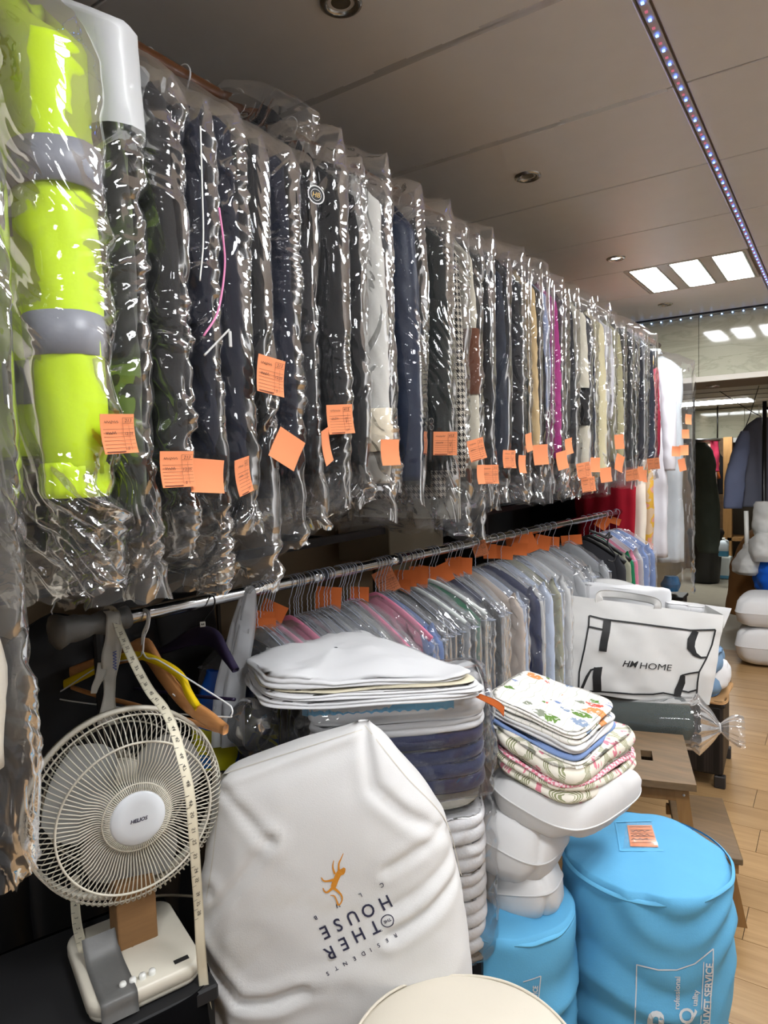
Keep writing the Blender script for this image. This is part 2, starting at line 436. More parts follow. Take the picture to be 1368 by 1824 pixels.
def stained_canvas(name):
    T = NT(name); tc = T.n('TexCoord'); n1 = T.n('TexNoise', i_Scale=3.2, i_Detail=4.0, i_Distortion=.6); T.l(tc.outputs['Object'], n1.inputs['Vector'])
    r = T.n('ValToRGB'); T.l(n1.outputs[0], r.inputs[0]); e = r.color_ramp.elements
    e[0].position = .56; e[0].color = srgb(216, 216, 217); e[1].position = .78; e[1].color = srgb(190, 183, 168)
    n2 = T.n('TexNoise', i_Scale=1.4, i_Detail=2.0); T.l(tc.outputs['Object'], n2.inputs['Vector'])
    col = T.mix(T.math('MULTIPLY', n2.outputs[0], .4), r.outputs[0], srgb(216, 210, 197))
    w = T.n('TexNoise', i_Scale=420.0); T.l(tc.outputs['Object'], w.inputs['Vector'])
    bsdf(T, col, .92, 0, .2, bumpn(T, w.outputs[0], .35, .001)); MATS[name] = T.m; return T.m
def wicker(name):
    T = NT(name); tc = T.n('TexCoord'); b = T.n('TexBrick', i_Scale=26.0); T.l(tc.outputs['Generated'], b.inputs['Vector'])
    b.inputs['Color1'].default_value = srgb(44, 38, 36); b.inputs['Color2'].default_value = srgb(32, 28, 27); b.inputs['Mortar'].default_value = srgb(12, 11, 11)
    b.inputs['Mortar Size'].default_value = .05
    bsdf(T, b.outputs[0], .5, 0, .4, bumpn(T, b.outputs['Fac'], -.6, .004)); MATS[name] = T.m; return T.m
def check(name, a, b, k=60):
    T = NT(name); tc = T.n('TexCoord'); c = T.n('TexChecker', i_Scale=float(k)); T.l(tc.outputs['Object'], c.inputs['Vector'])
    c.inputs['Color1'].default_value = srgb(*a); c.inputs['Color2'].default_value = srgb(*b); bsdf(T, c.outputs[0], .9, 0, .2); MATS[name] = T.m; return T.m

M_FILM = film('clear_polythene')
M_FILM2 = film('clear_polythene_fine', haze=.13, bscale=34.0, bstr=.6)
M_FILMW = film('milky_polythene', haze=.38, bscale=16.0, bstr=.4)
M_WRAP = film('wrapping_film', haze=.025, rough=.05, gain=1.0)
M_ORANGE = fabric('orange_ticket_paper', (228, 142, 98), .85, .05, 20, 300, .05)
M_INK = plain('dark_ink', (70, 52, 44), .8)
M_INK_FAINT = plain('faint_print_ink', (112, 62, 42), .8)
M_CHROME = plain('chrome_tube', (205, 205, 205), .16, 1.0, dirt=.1)
M_WIRE = plain('pale_blue_coated_wire', (188, 196, 214), .35)
M_WIREW = plain('white_coated_wire', (226, 226, 226), .35)
M_BLACK = plain('black_plastic', (16, 16, 18), .4)
M_BLACKM = plain('black_painted_metal', (14, 14, 15), .35)
M_WHITEP = plain('white_plastic', (226, 226, 220), .35, dirt=.05)
M_FANW = plain('aged_cream_plastic', (214, 208, 192), .4, dirt=.12)
M_BROWNWOOD = wood('dark_brown_rail_wood', (84, 50, 28), (128, 80, 46), (30, 2, 30), .35)
M_OAK = wood('pale_oak_floor', (150, 116, 76), (182, 148, 104), (1.6, 26, 26), .35, .05)
M_STOOL = wood('worn_stool_wood', (100, 82, 60), (132, 106, 76), (3, 24, 24), .5)
M_STOOLP = wood('honey_pine', (138, 100, 58), (168, 128, 80), (24, 24, 2), .4)
M_HANGWOOD = wood('varnished_beech', (176, 120, 70), (208, 150, 96), (3, 30, 30), .3)
M_LINEN = fabric('white_cotton_sheet', (218, 218, 219), .9, .03, 5, 500, .1)
M_LINENC = fabric('cream_cotton_sheet', (216, 208, 184), .9, .03, 5, 500, .1)
M_PILLOW = fabric('white_pillow_cotton', (214, 213, 212), .85, .03, 4, 600, .08)
M_TOWELN = fabric('navy_terry_towel', (36, 46, 86), 1.0, .3, 60, 160, 1.0, sheen=.4)
M_TOWELG = fabric('pale_grey_terry_towel', (202, 200, 190), 1.0, .12, 60, 160, 1.0)
M_TOWELW = fabric('white_terry_towel', (232, 231, 232), 1.0, .06, 40, 160, 1.0)
M_BLUEBAG = fabric('sky_blue_nonwoven', (96, 170, 212), .7, .06, 8, 260, .25)
M_BLUESEAM = fabric('sky_blue_piping', (104, 182, 224), .6, .04, 8, 260, .2)
M_PRINTW = plain('pale_grey_print', (206, 212, 216), .7)
M_CANVAS = stained_canvas('stained_white_canvas')
M_CREAMBAG = fabric('cream_canvas', (212, 204, 188), .9, .04, 5, 420, .3)
M_NAVYTHREAD = plain('navy_thread', (42, 42, 66), .8)
M_GOLDTHREAD = plain('orange_gold_thread', (214, 140, 40), .6, bump=.3, bscale=300)
M_WHITEBAG = fabric('white_nonwoven_carrier', (210, 209, 206), .6, .03, 5, 300, .15)
M_PRINTK = plain('black_print', (20, 20, 22), .6)
M_GREENBAG = film('tied_clear_polythene', haze=.10, bscale=14.0, bstr=.8)
M_GREEN = fabric('dark_green_duvet', (48, 60, 54), .9, .2, 6)
M_PAPERTAPE = plain('tape_measure_cream', (222, 214, 190), .5, dirt=.06)
# ------------------------------------------------------------------ the room
RX0, RX1, RY0, RY1, ZC = -1.8, 2.6, -2.6, 5.35, 2.6
M_CEIL = plain('ceiling_panel_white', (228, 228, 229), .4, dirt=.04)
M_CEILGAP = plain('ceiling_grid_grey', (168, 162, 156), .6)
M_WALLB = plain('brown_beige_wall', (150, 130, 102), .7, dirt=.15)
M_WALLR = plain('off_white_wall', (226, 228, 230), .8)
M_SUB = plain('subfloor_brown', (70, 52, 36), .8)

# floor with planks (laid across the room)
fl = MB().box(((RX0 + RX1) / 2, (RY0 + 6.0) / 2, -.02), ((RX1 - RX0) / 2, (6.0 - RY0) / 2, .0145)).make('floor', M_SUB)
struct(fl); fl['label'] = 'pale oak plank floor running across the shop'
PW = .192
pk = [mesh('plank', *(lambda b: (np.concatenate(b.V), b.F))(MB().box((0, 0, -.0028), (L / 2 - .0012, PW / 2 - .0012, .0028))), smooth=False) for L in (1.25, .8, .45)]
for me in pk: me.materials.append(M_OAK)
r_ = random.Random(3)
y = RY0 + PW / 2
row = 0
while y < 5.95:
    x = RX0 - r_.uniform(0, 1.1)
    while x < RX1:
        L, me = (1.25, pk[0])
        if x + L > RX0 and y > -0.4:
            xx = x + L / 2
            o = put('plank', me, None, fl, M=Matrix.Translation((xx, y, 0)))
        x += L
    y += PW; row += 1

# ceiling: dark carrier with white panels
ce = MB().box(((RX0 + RX1) / 2, (RY0 + RY1) / 2, ZC + .05), ((RX1 - RX0) / 2, (RY1 - RY0) / 2, .035)).make('ceiling', M_CEILGAP)
struct(ce); ce['label'] = 'suspended ceiling of long white panels'
YJ = [-2.6, -2.03, -1.44, -.85, -.26, .34, .935, 1.515, 2.055, 2.65, 3.24, 3.86, 4.515, 5.35]
XJ = [(RX0, -.392), (-.364, .98), (.99, RX1)]
LAMPS = [(-.70, 4.19), (.30, .64), (.30, 2.35), (.30, -1.15), (1.9, 3.55)]   # centres of the recessed three-lamp fixtures
def panel(x0, x1, y0, y1):
    g = .0035
    bevel_box('ceiling_panel', ((x0 + x1) / 2, (y0 + y1) / 2, ZC + .008), ((x1 - x0) / 2 - g, (y1 - y0) / 2 - g, .008), M_CEIL, ce, .002, 1)
FH = .30
for (x0, x1) in XJ:
    for k in range(len(YJ) - 1):
        y0, y1 = YJ[k], YJ[k + 1]
        cut = None
        for (lx, ly) in LAMPS:
            if x0 < lx < x1 and y0 <= ly <= y1: cut = (lx, ly)
        if cut is None: panel(x0, x1, y0, y1)
        else:
            lx = cut[0]
            if lx - FH > x0 + .02: panel(x0, lx - FH, y0, y1)
            if lx + FH < x1 - .02: panel(lx + FH, x1, y0, y1)
# clear joint tape along two panel joints
M_TAPE = film('clear_joint_tape', haze=.2, gain=.3, rough=.3, bscale=10, bstr=.2)
for yj in (1.515, 2.055):
    xs = np.linspace(-1.5, -.41, 12); b = MB()
    for k in range(11):
        j = .004 * math.sin(k * 2.1)
        b.add([(xs[k], yj - .014 + j, ZC - .0008), (xs[k + 1], yj - .014 + j, ZC - .0008), (xs[k + 1], yj + .012, ZC - .0008), (xs[k], yj + .012, ZC - .0008)], [(0, 1, 2, 3)])
    b.make('joint_tape', M_TAPE, ce)

# recessed fixtures
M_TUBE = emitm('fluorescent_diffuser', (250, 252, 255), LAMP_STRENGTH)
M_FIXT = plain('fixture_white_metal', (176, 172, 164), .35)
names = ['three-lamp recessed ceiling fixture above the far clothes', 'three-lamp recessed ceiling fixture nearest the doorway side, out over the aisle',
         'three-lamp recessed ceiling fixture midway over the aisle', 'three-lamp recessed ceiling fixture behind the viewer', 'three-lamp recessed ceiling fixture in the far right bay']
for (lx, ly), lab in zip(LAMPS, names):
    t = thing('ceiling_light', lab, 'light', (lx, ly, ZC), group='recessed ceiling lights')
    k = [j for j in range(len(YJ) - 1) if YJ[j] <= ly <= YJ[j + 1]][0]; hy = (YJ[k + 1] - YJ[k]) / 2 - .004; cy = (YJ[k + 1] + YJ[k]) / 2
    b = MB(); W3 = [-.205, 0, .205]; e = [-FH + .004, -.283, -.127, -.078, .078, .127, .283, FH - .004]
    for q in range(0, 8, 2): b.box((lx + (e[q] + e[q + 1]) / 2, cy, ZC + .006), ((e[q + 1] - e[q]) / 2, hy, .006))
    for q in range(3):
        for s in (-1, 1): b.box((lx + W3[q], cy + s * (hy - .012), ZC + .006), (.078, .012, .006))
    b.make('fixture_frame', M_FIXT, t)
    for q in range(3):
        MB().box((lx + W3[q], cy, ZC + .012), (.066, hy - .032, .003)).make('diffuser', M_TUBE, t)
        rim = MB()
        for s in (-1, 1):
            rim.box((lx + W3[q] + s * .071, cy, ZC + .009), (.004, hy - .026, .009)); rim.box((lx + W3[q], cy + s * (hy - .028), ZC + .009), (.075, .004, .009))
        rim.make('reflector_rim', plain('bright_reflector', (220, 220, 220), .2, .8), t)

# round downlights
M_DLIT = emitm('lit_downlight', (255, 250, 240), 14.0)
for (px, py, lit, lab) in ((607, 5, 0, 'unlit chrome downlight nearest the camera'), (940, 314, 0, 'unlit chrome downlight halfway along the ceiling'),
                           (1097, 460, 1, 'lit round downlight beside the three-lamp fixture'), (1185, 542, 0, 'unlit twin-lens downlight by the marble wall')):
    c = atZ(px, py, ZC); t = thing('downlight', lab, 'light', c, group='round ceiling downlights')
    lathe('bezel', [(.028, .006), (.03, -.004), (.038, -.008), (.046, -.004), (.047, .002)], plain('worn_chrome', (170, 168, 162), .2, .9), t, 32, c)
    lathe('lens', [(.0, -.001), (.014, -.002), (.029, .002)], M_DLIT if lit else plain('dull_lamp_glass', (110, 106, 96), .2, .3), t, 24, c)

# LED strip on the ceiling
M_STRIP = plain('clear_led_strip', (190, 186, 184), .3)
ls = thing('led_strip', 'thin blue LED strip running along the ceiling joint', 'led strip', (-.378, 2, ZC))
bevel_box('strip_channel', (-.378, (RY0 + RY1) / 2, ZC + .004), (.011, (RY1 - RY0) / 2 - .01, .004), M_STRIP, ls, .002, 1)
b1 = MB(); b2 = MB(); yy = .2; k = 0
while yy < 5.3:
    (b1 if k % 2 == 0 else b2).box((-.378, yy, ZC - .0035), (.0032, .0032, .0015)); yy += .036; k += 1
b1.make('blue_diodes', emitm('blue_diode', (90, 130, 255), 9.0), ls)['kind'] = 'stuff'
b2.make('amber_diodes', emitm('amber_diode', (220, 120, 140), .8), ls)['kind'] = 'stuff'

# walls
wl = MB().box((RX0 - .05, 4.2, 1.3), (.05, 6.9, 1.32)).make('wall_left', M_WALLB); struct(wl); wl['label'] = 'brown beige wall behind the clothes rails'
for yv in (.4, 1.6, 2.55, 3.4):
    MB().box((RX0 + .004, yv, 1.0), (.004, .006, 1.0)).make('wall_batten', plain('dark_batten', (62, 52, 40), .6), wl)
wr = MB().box((RX1 + .05, 4.2, 1.3), (.05, 6.9, 1.32)).make('wall_right', M_WALLR); struct(wr)
wn = MB().box(((RX0 + RX1) / 2, RY0 - .05, 1.3), ((RX1 - RX0) / 2, .05, 1.32)).make('wall_near', M_WALLR); struct(wn)
M_MARB = marble('cream_marble_cladding')
HB = 2.115      # underside of the header over the back-room opening
wf = MB().box(((RX0 + RX1) / 2, RY1 + .34, (HB + ZC) / 2 + .05), ((RX1 - RX0) / 2, .315, (ZC - HB) / 2 + .05)).make('wall_far', plain('header_brown', (128, 114, 96), .6)); struct(wf); wf['label'] = 'marble-clad header above the back room opening'
xs = [RX0, -1.28, -.86, -.30, .35, 1.0, 1.7, RX1]
for k in range(len(xs) - 1):
    bevel_box('marble_slab', ((xs[k] + xs[k + 1]) / 2, RY1 + .012, (HB + .035 + ZC) / 2), ((xs[k + 1] - xs[k]) / 2 - .0015, .012, (ZC - HB - .035) / 2), M_MARB, wf, .002, 1)
MB().box(((RX0 + RX1) / 2, RY1 + .008, HB + .016), ((RX1 - RX0) / 2, .02, .0185)).make('edge_trim', plain('pale_edge_trim', (206, 200, 188), .5), wf)
MB().box((-.62, RY1 + .005, ZC - .006), (1.15, .012, .006)).make('joint_strip', plain('dark_gap', (40, 38, 36), .8), wf)  # dark strip along the join of marble and ceiling
# far-wall string of LEDs
fs = thing('led_string', 'row of blue-white LED dots along the top of the marble wall', 'led string', (-.6, RY1 - .01, 2.55))
pts = np.array([atY(x, y, RY1 - .012) for x, y in ((1090, 587), (1368, 547))])
b = MB(); b.tube([pts[0], pts[1]], .002, 6); b.make('cable', plain('clear_cable', (130, 128, 120), .4), fs)
bb = MB()
for k in range(16):
    p = pts[0] + (pts[1] - pts[0]) * (k + .3) / 15.5; bb.box(p + [0, -.003, 0], (.0036, .003, .0036))
bb.make('diodes', emitm('white_blue_diode', (150, 190, 255), 9.0), fs)['kind'] = 'stuff'

# back room
BZ = 2.2; BY = 11.3
bfl = MB().box((.4, 8.65, -.012), (2.2, 2.68, .01)).make('floor', plain('pale_stone_tile', (168, 160, 142), .35, dirt=.2)); struct(bfl); bfl['label'] = 'worn pale stone tile floor of the back room'
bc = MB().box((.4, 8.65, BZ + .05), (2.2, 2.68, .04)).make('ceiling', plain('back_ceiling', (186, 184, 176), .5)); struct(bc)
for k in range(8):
    MB().box((.4, 6.3 + k * .62, BZ + .009), (2.2, .012, .004)).make('panel_joint', plain('joint_grey', (120, 116, 108), .6), bc)  # plain grey strips marking the panel joints
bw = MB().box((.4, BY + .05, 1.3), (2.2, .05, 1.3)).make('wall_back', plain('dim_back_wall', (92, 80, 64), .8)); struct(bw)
Y2 = 10.3
b2w = MB().box((.4, Y2 + .1, (1.74 + BZ) / 2), (2.2, .08, (BZ - 1.74) / 2)).make('wall_back_header', plain('header_cream', (170, 166, 150), .6)); struct(b2w)
for k in range(6):
    bevel_box('marble_slab', (-1.45 + k * .72, Y2 + .01, (1.8 + BZ) / 2), (.358, .01, (BZ - 1.8) / 2), M_MARB, b2w, .002, 1)
MB().box((.4, Y2 + .005, 1.77), (2.2, .02, .03)).make('edge_trim', plain('white_edge_trim', (222, 226, 224), .4), b2w)
t = thing('ceiling_light', 'long bare fluorescent panel in the back room ceiling', 'light', (-1.3, 9.2, BZ))
MB().box((-1.50, 8.95, BZ + .0005), (.62, .30, .004)).make('diffuser', emitm('back_room_tube', (250, 255, 255), LAMP_STRENGTH * .45), t)
MB().box((-1.50, 8.95, BZ + .006), (.65, .33, .002)).make('fixture_frame', M_FIXT, t)
c = atZ(1270, 688, HB - .002); t = thing('downlight', 'small downlight under the marble header', 'light', c)
lathe('bezel', [(.03, .004), (.034, -.006), (.05, -.004), (.05, .002)], plain('worn_chrome', (170, 168, 162), .2, .9), t, 24, c)
lathe('lens', [(0, -.002), (.03, -.001)], emitm('dim_lamp', (255, 250, 235), 2.0), t, 20, c)
# ------------------------------------------------------------------ upper clothes rail
RAILX, RAILZ = -1.05, 2.35
rail = thing('clothes_rail', 'dark brown wooden pole clothes rail hung just under the ceiling', 'clothes rail', (RAILX, .2, RAILZ))
P = np.array([[RAILX + .004 * math.sin(k), -.05 + k * .25, RAILZ - .004 * math.sin(k * .7)] for k in range(21)])
mk('pole', *tubeVF(P, .017, 14), M_BROWNWOOD, rail)
for yy in (-.03, 1.3, 2.5, 3.7, 4.9):
    MB().tube([(RAILX, yy, RAILZ), (RX0, yy, RAILZ + .0)], .009, 8).make('wall_bracket', M_BLACKM, rail)

def shellV(a, b, L, z0, drop, nt=40, nth=48, pw=.8, taper=1.0, flare=1.0, top=.07, th=None, cw=.75):
    th = np.arange(nth) * 2 * PI / nth if th is None else th; c = np.cos(th); s = np.sin(th)
    cx = np.sign(c) * np.abs(c) ** cw; sy = np.sign(s) * np.abs(s) ** pw
    t = np.concatenate([np.linspace(0, top, 7)[:-1], np.linspace(top, 1, nt - 6)])
    A = a * (1 + (taper - 1) * t); B = b * np.minimum(1, (t / top) ** .5) * (1 + (flare - 1) * np.clip((t - .3) / .7, 0, 1))
    X = A[:, None] * cx[None]; Y = B[:, None] * sy[None] + 0 * X
    Z = z0 - drop * (np.abs(cx) ** 1.4)[None] * (1 - t[:, None]) ** 1.3 - L * t[:, None]
    N = np.stack([np.broadcast_to(cx * b, X.shape), np.broadcast_to(sy * a, X.shape), 0 * X], -1)
    N = N / (np.linalg.norm(N, axis=-1, keepdims=True) + 1e-9)
    per = np.cumsum(np.hypot(np.diff(a * cx, prepend=a * cx[-1]), np.diff(b * sy, prepend=b * sy[-1])))
    U = np.broadcast_to(per[None], X.shape)
    return np.stack([X, Y, Z], -1), N, U, t
def theta_dense(n):
    """angles packed on the edge turned to the aisle and the near side"""
    k = int(n * .62); A = np.linspace(-1.45, .75, k, endpoint=False); B = np.linspace(.75, 2 * PI - 1.45, n - k, endpoint=False); return np.concatenate([A, B])
def bag_mesh(a, b, L, seed, drop=.11, z0=-.045, nt=64, nth=64, amp=1.0, hem=.012, flare=.8, f0=7.0, f1=45.0, pw=.55):
    V, N, U, t = shellV(a, b, L, z0, drop, nt, nth, pw, .97, flare, .06, theta_dense(nth), .55)
    Zv = V[..., 2]; S0 = 0 * U + seed
    P = np.stack([U * 5, Zv * 5, S0], -1); wx = vnoise(P, seed); wy = vnoise(P + 31.3, seed + 5); wx2 = vnoise(P * 3.1, seed + 7); wy2 = vnoise(P * 3.1 + 9, seed + 8)
    r = np.random.default_rng(seed); d = 0; n = 10
    for k in range(n):
        an = r.uniform(0, PI); f = f0 * (f1 / f0) ** (k / (n - 1))
        m = np.clip(2.2 * vnoise(P * (.6 + .15 * k) + 7.7 * k, seed + 11 * k) - .25, 0, 1)
        w = f * ((U + .10 * wx + .03 * wx2) * math.cos(an) + (Zv + .10 * wy + .03 * wy2) * math.sin(an)) + r.uniform()
        d = d + (.31 / (4 * f)) * min(1.0, (f / 20) ** .8) * m * tri(w)
    fold = .35 / (4 * 9) * tri(9 * (U + .05 * wx) + 1.3 * Zv) * np.clip(vnoise(P * .6, seed + 90) + .3, 0, 1)
    env = np.clip(t / .05, 0, 1)[:, None]
    low = np.clip((t - .72) / .28, 0, 1)[:, None]
    V = V + N * (((d + .5 * fold) * amp * (1 + 1.2 * low) + .002) * env)[..., None]
    V[..., 1] += low * .020 * vnoise(np.stack([U * 7, Zv * 4, S0], -1), seed)
    V[..., 2] += (t[:, None] ** 6) * hem * (1.6 * tri(U * 2 + seed * .37) + .5 * vnoise(np.stack([U * 60, 0 * U, S0], -1), seed))
    V[..., 2] += (1 - env) * .016 * crumple(U * 1.5, V[..., 1], seed + 3, 4, 5, 16)
    return mesh('plastic_cover', V, gridF(nt, nth, True))
def body_mesh(a, b, L, seed, drop=.09, z0=-.06, puff=0.0, folds=.006, nt=44, nth=40, flare=1.0, taper=1.0):
    V, N, U, t = shellV(a, b, L, z0, drop, nt, nth, .8, taper, flare, .1)
    d = folds * (np.sin(U * 60 + 3 * vnoise(np.stack([U * 6, V[..., 2] * 3, 0 * U + seed], -1), seed)) * t[:, None] * .6 + fbm(np.stack([U * 9, V[..., 2] * 6, 0 * U + seed], -1), seed))
    if puff: d = d + puff * (np.abs(np.sin(V[..., 2] * 42 + .3 * vnoise(V * 8, seed))) - .6)
    V = V + N * d[..., None]
    n0 = nt * nth
    Vc = np.concatenate([V.reshape(-1, 3), V[-1].mean(0, keepdims=True) + [[0, 0, .02]]])
    F = [tuple(f) for f in gridF(nt, nth, True)] + [((nt - 1) * nth + j, (nt - 1) * nth + (j + 1) % nth, n0) for j in range(nth)]
    return mesh('body', Vc, F)
def sleeve_mesh(side, x0, x1, z0, L, rx, ry, seed, puff=0.0, wr=.005, nt=44, nth=22, cuff=True):
    t = np.linspace(0, 1, nt); th = np.arange(nth) * 2 * PI / nth
    cxp = x0 + (x1 - x0) * np.sin(t * PI / 2) ** .8
    R = 1 - .28 * t; R = R * np.minimum(1, (t / .06 + .05)) ** .5
    if cuff: R = R * np.where(t > .955, .9, 1.0)
    X = cxp[:, None] + (rx * R)[:, None] * np.cos(th); Y = (ry * R)[:, None] * np.sin(th); Z = (z0 - L * t)[:, None] + 0 * X
    Z = Z - .04 * np.maximum(0, np.cos(th)) * (1 - t[:, None]) ** 2
    N = np.stack([np.cos(th) + 0 * X, np.sin(th) + 0 * X, 0 * X], -1)
    Pn = np.stack([X * 16, Y * 16, Z * 9 + seed], -1)
    d = wr * (fbm(Pn, seed) + .7 * tri(Z * 9 + 1.4 * np.sin(th) + vnoise(Pn * .5, seed + 2)) * np.clip(1.2 - np.abs(t - .5) * 2, 0, 1)[:, None])
    if puff: d = d + puff * (np.abs(np.sin(Z * 40 + .5 * np.sin(th))) - .6)
    V = np.stack([X, Y, Z], -1) + N * d[..., None]; V[..., 0] *= side
    n0 = nt * nth
    Vc = np.concatenate([V.reshape(-1, 3), V[0].mean(0, keepdims=True), V[-1].mean(0, keepdims=True) + [[0, 0, .015]]])
    F = [tuple(f) for f in gridF(nt, nth, True)]
    F += [(j, (j + 1) % nth, n0) for j in range(nth)] + [((nt - 1) * nth + j, (nt - 1) * nth + (j + 1) % nth, n0 + 1) for j in range(nth)]
    return mesh('sleeve', Vc, F)
def hook_path(r=.019, shank=.07):
    a = np.linspace(-.35 * PI, 1.0 * PI, 14)
    arc = [(r * math.cos(q), 0, r * math.sin(q)) for q in a][::-1]
    return np.array(arc[:-1][::-1][:0] + [(-r, 0, -.006)] + arc + [(.004, 0, -.03), (0, 0, -.045), (0, 0, -.045 - shank)])
def hook_mesh(r=.0205, w=.0016, shank=.06):
    a = np.linspace(1.08 * PI, -.25 * PI, 16)
    arc = [(r * math.cos(q), 0, r * math.sin(q)) for q in a]
    Pth = arc + [(.006, 0, -.036), (0, 0, -.046)] + [(.0012 * math.sin(k * 2.2), .0012 * math.cos(k * 2.2), -.046 - shank * k / 10) for k in range(11)]
    return mesh('wire_hook', *tubeVF(Pth, w, 7))
HOOK = hook_mesh(); HOOK.materials.append(M_WIREW)

FB = {}
def fb(key):
    cols = dict(cream=(214, 206, 190), black=(13, 13, 15), charcoal=(31, 31, 34), navy=(16, 19, 34), navyl=(17, 30, 54), slate=(38, 44, 56), white=(206, 204, 197),
                olive=(25, 29, 26), tan=(190, 164, 120), beige=(196, 190, 172), creamw=(206, 196, 158), khaki=(170, 164, 128), grey=(128, 130, 134), lilac=(150, 160, 190),
                magenta=(150, 40, 110), red=(150, 14, 34), darkred=(122, 24, 44), whiteb=(208, 207, 212), palegrey=(196, 202, 206), tweed=(36, 35, 35), brown=(98, 56, 34),
                hivis=(200, 232, 6), band=(128, 130, 138), shirtb=(126, 152, 204), ivory=(230, 220, 204), greenb=(20, 27, 24), pale=(206, 206, 204))
    if key == 'hound': return MATS.get('houndstooth_wool') or houndstooth('houndstooth_wool')
    if key == 'camo': return MATS.get('camouflage_fleece') or camo('camouflage_fleece')
    rough = .45 if key in ('navyl', 'band') else .92
    if key == 'hivis':
        return fabric('hi_vis_yellow_polyester', cols[key], .55, .06, 8, 300, .15, spec=.4)
    return fabric('cloth_' + key, cols[key], rough, .16, 7, 300, .3)
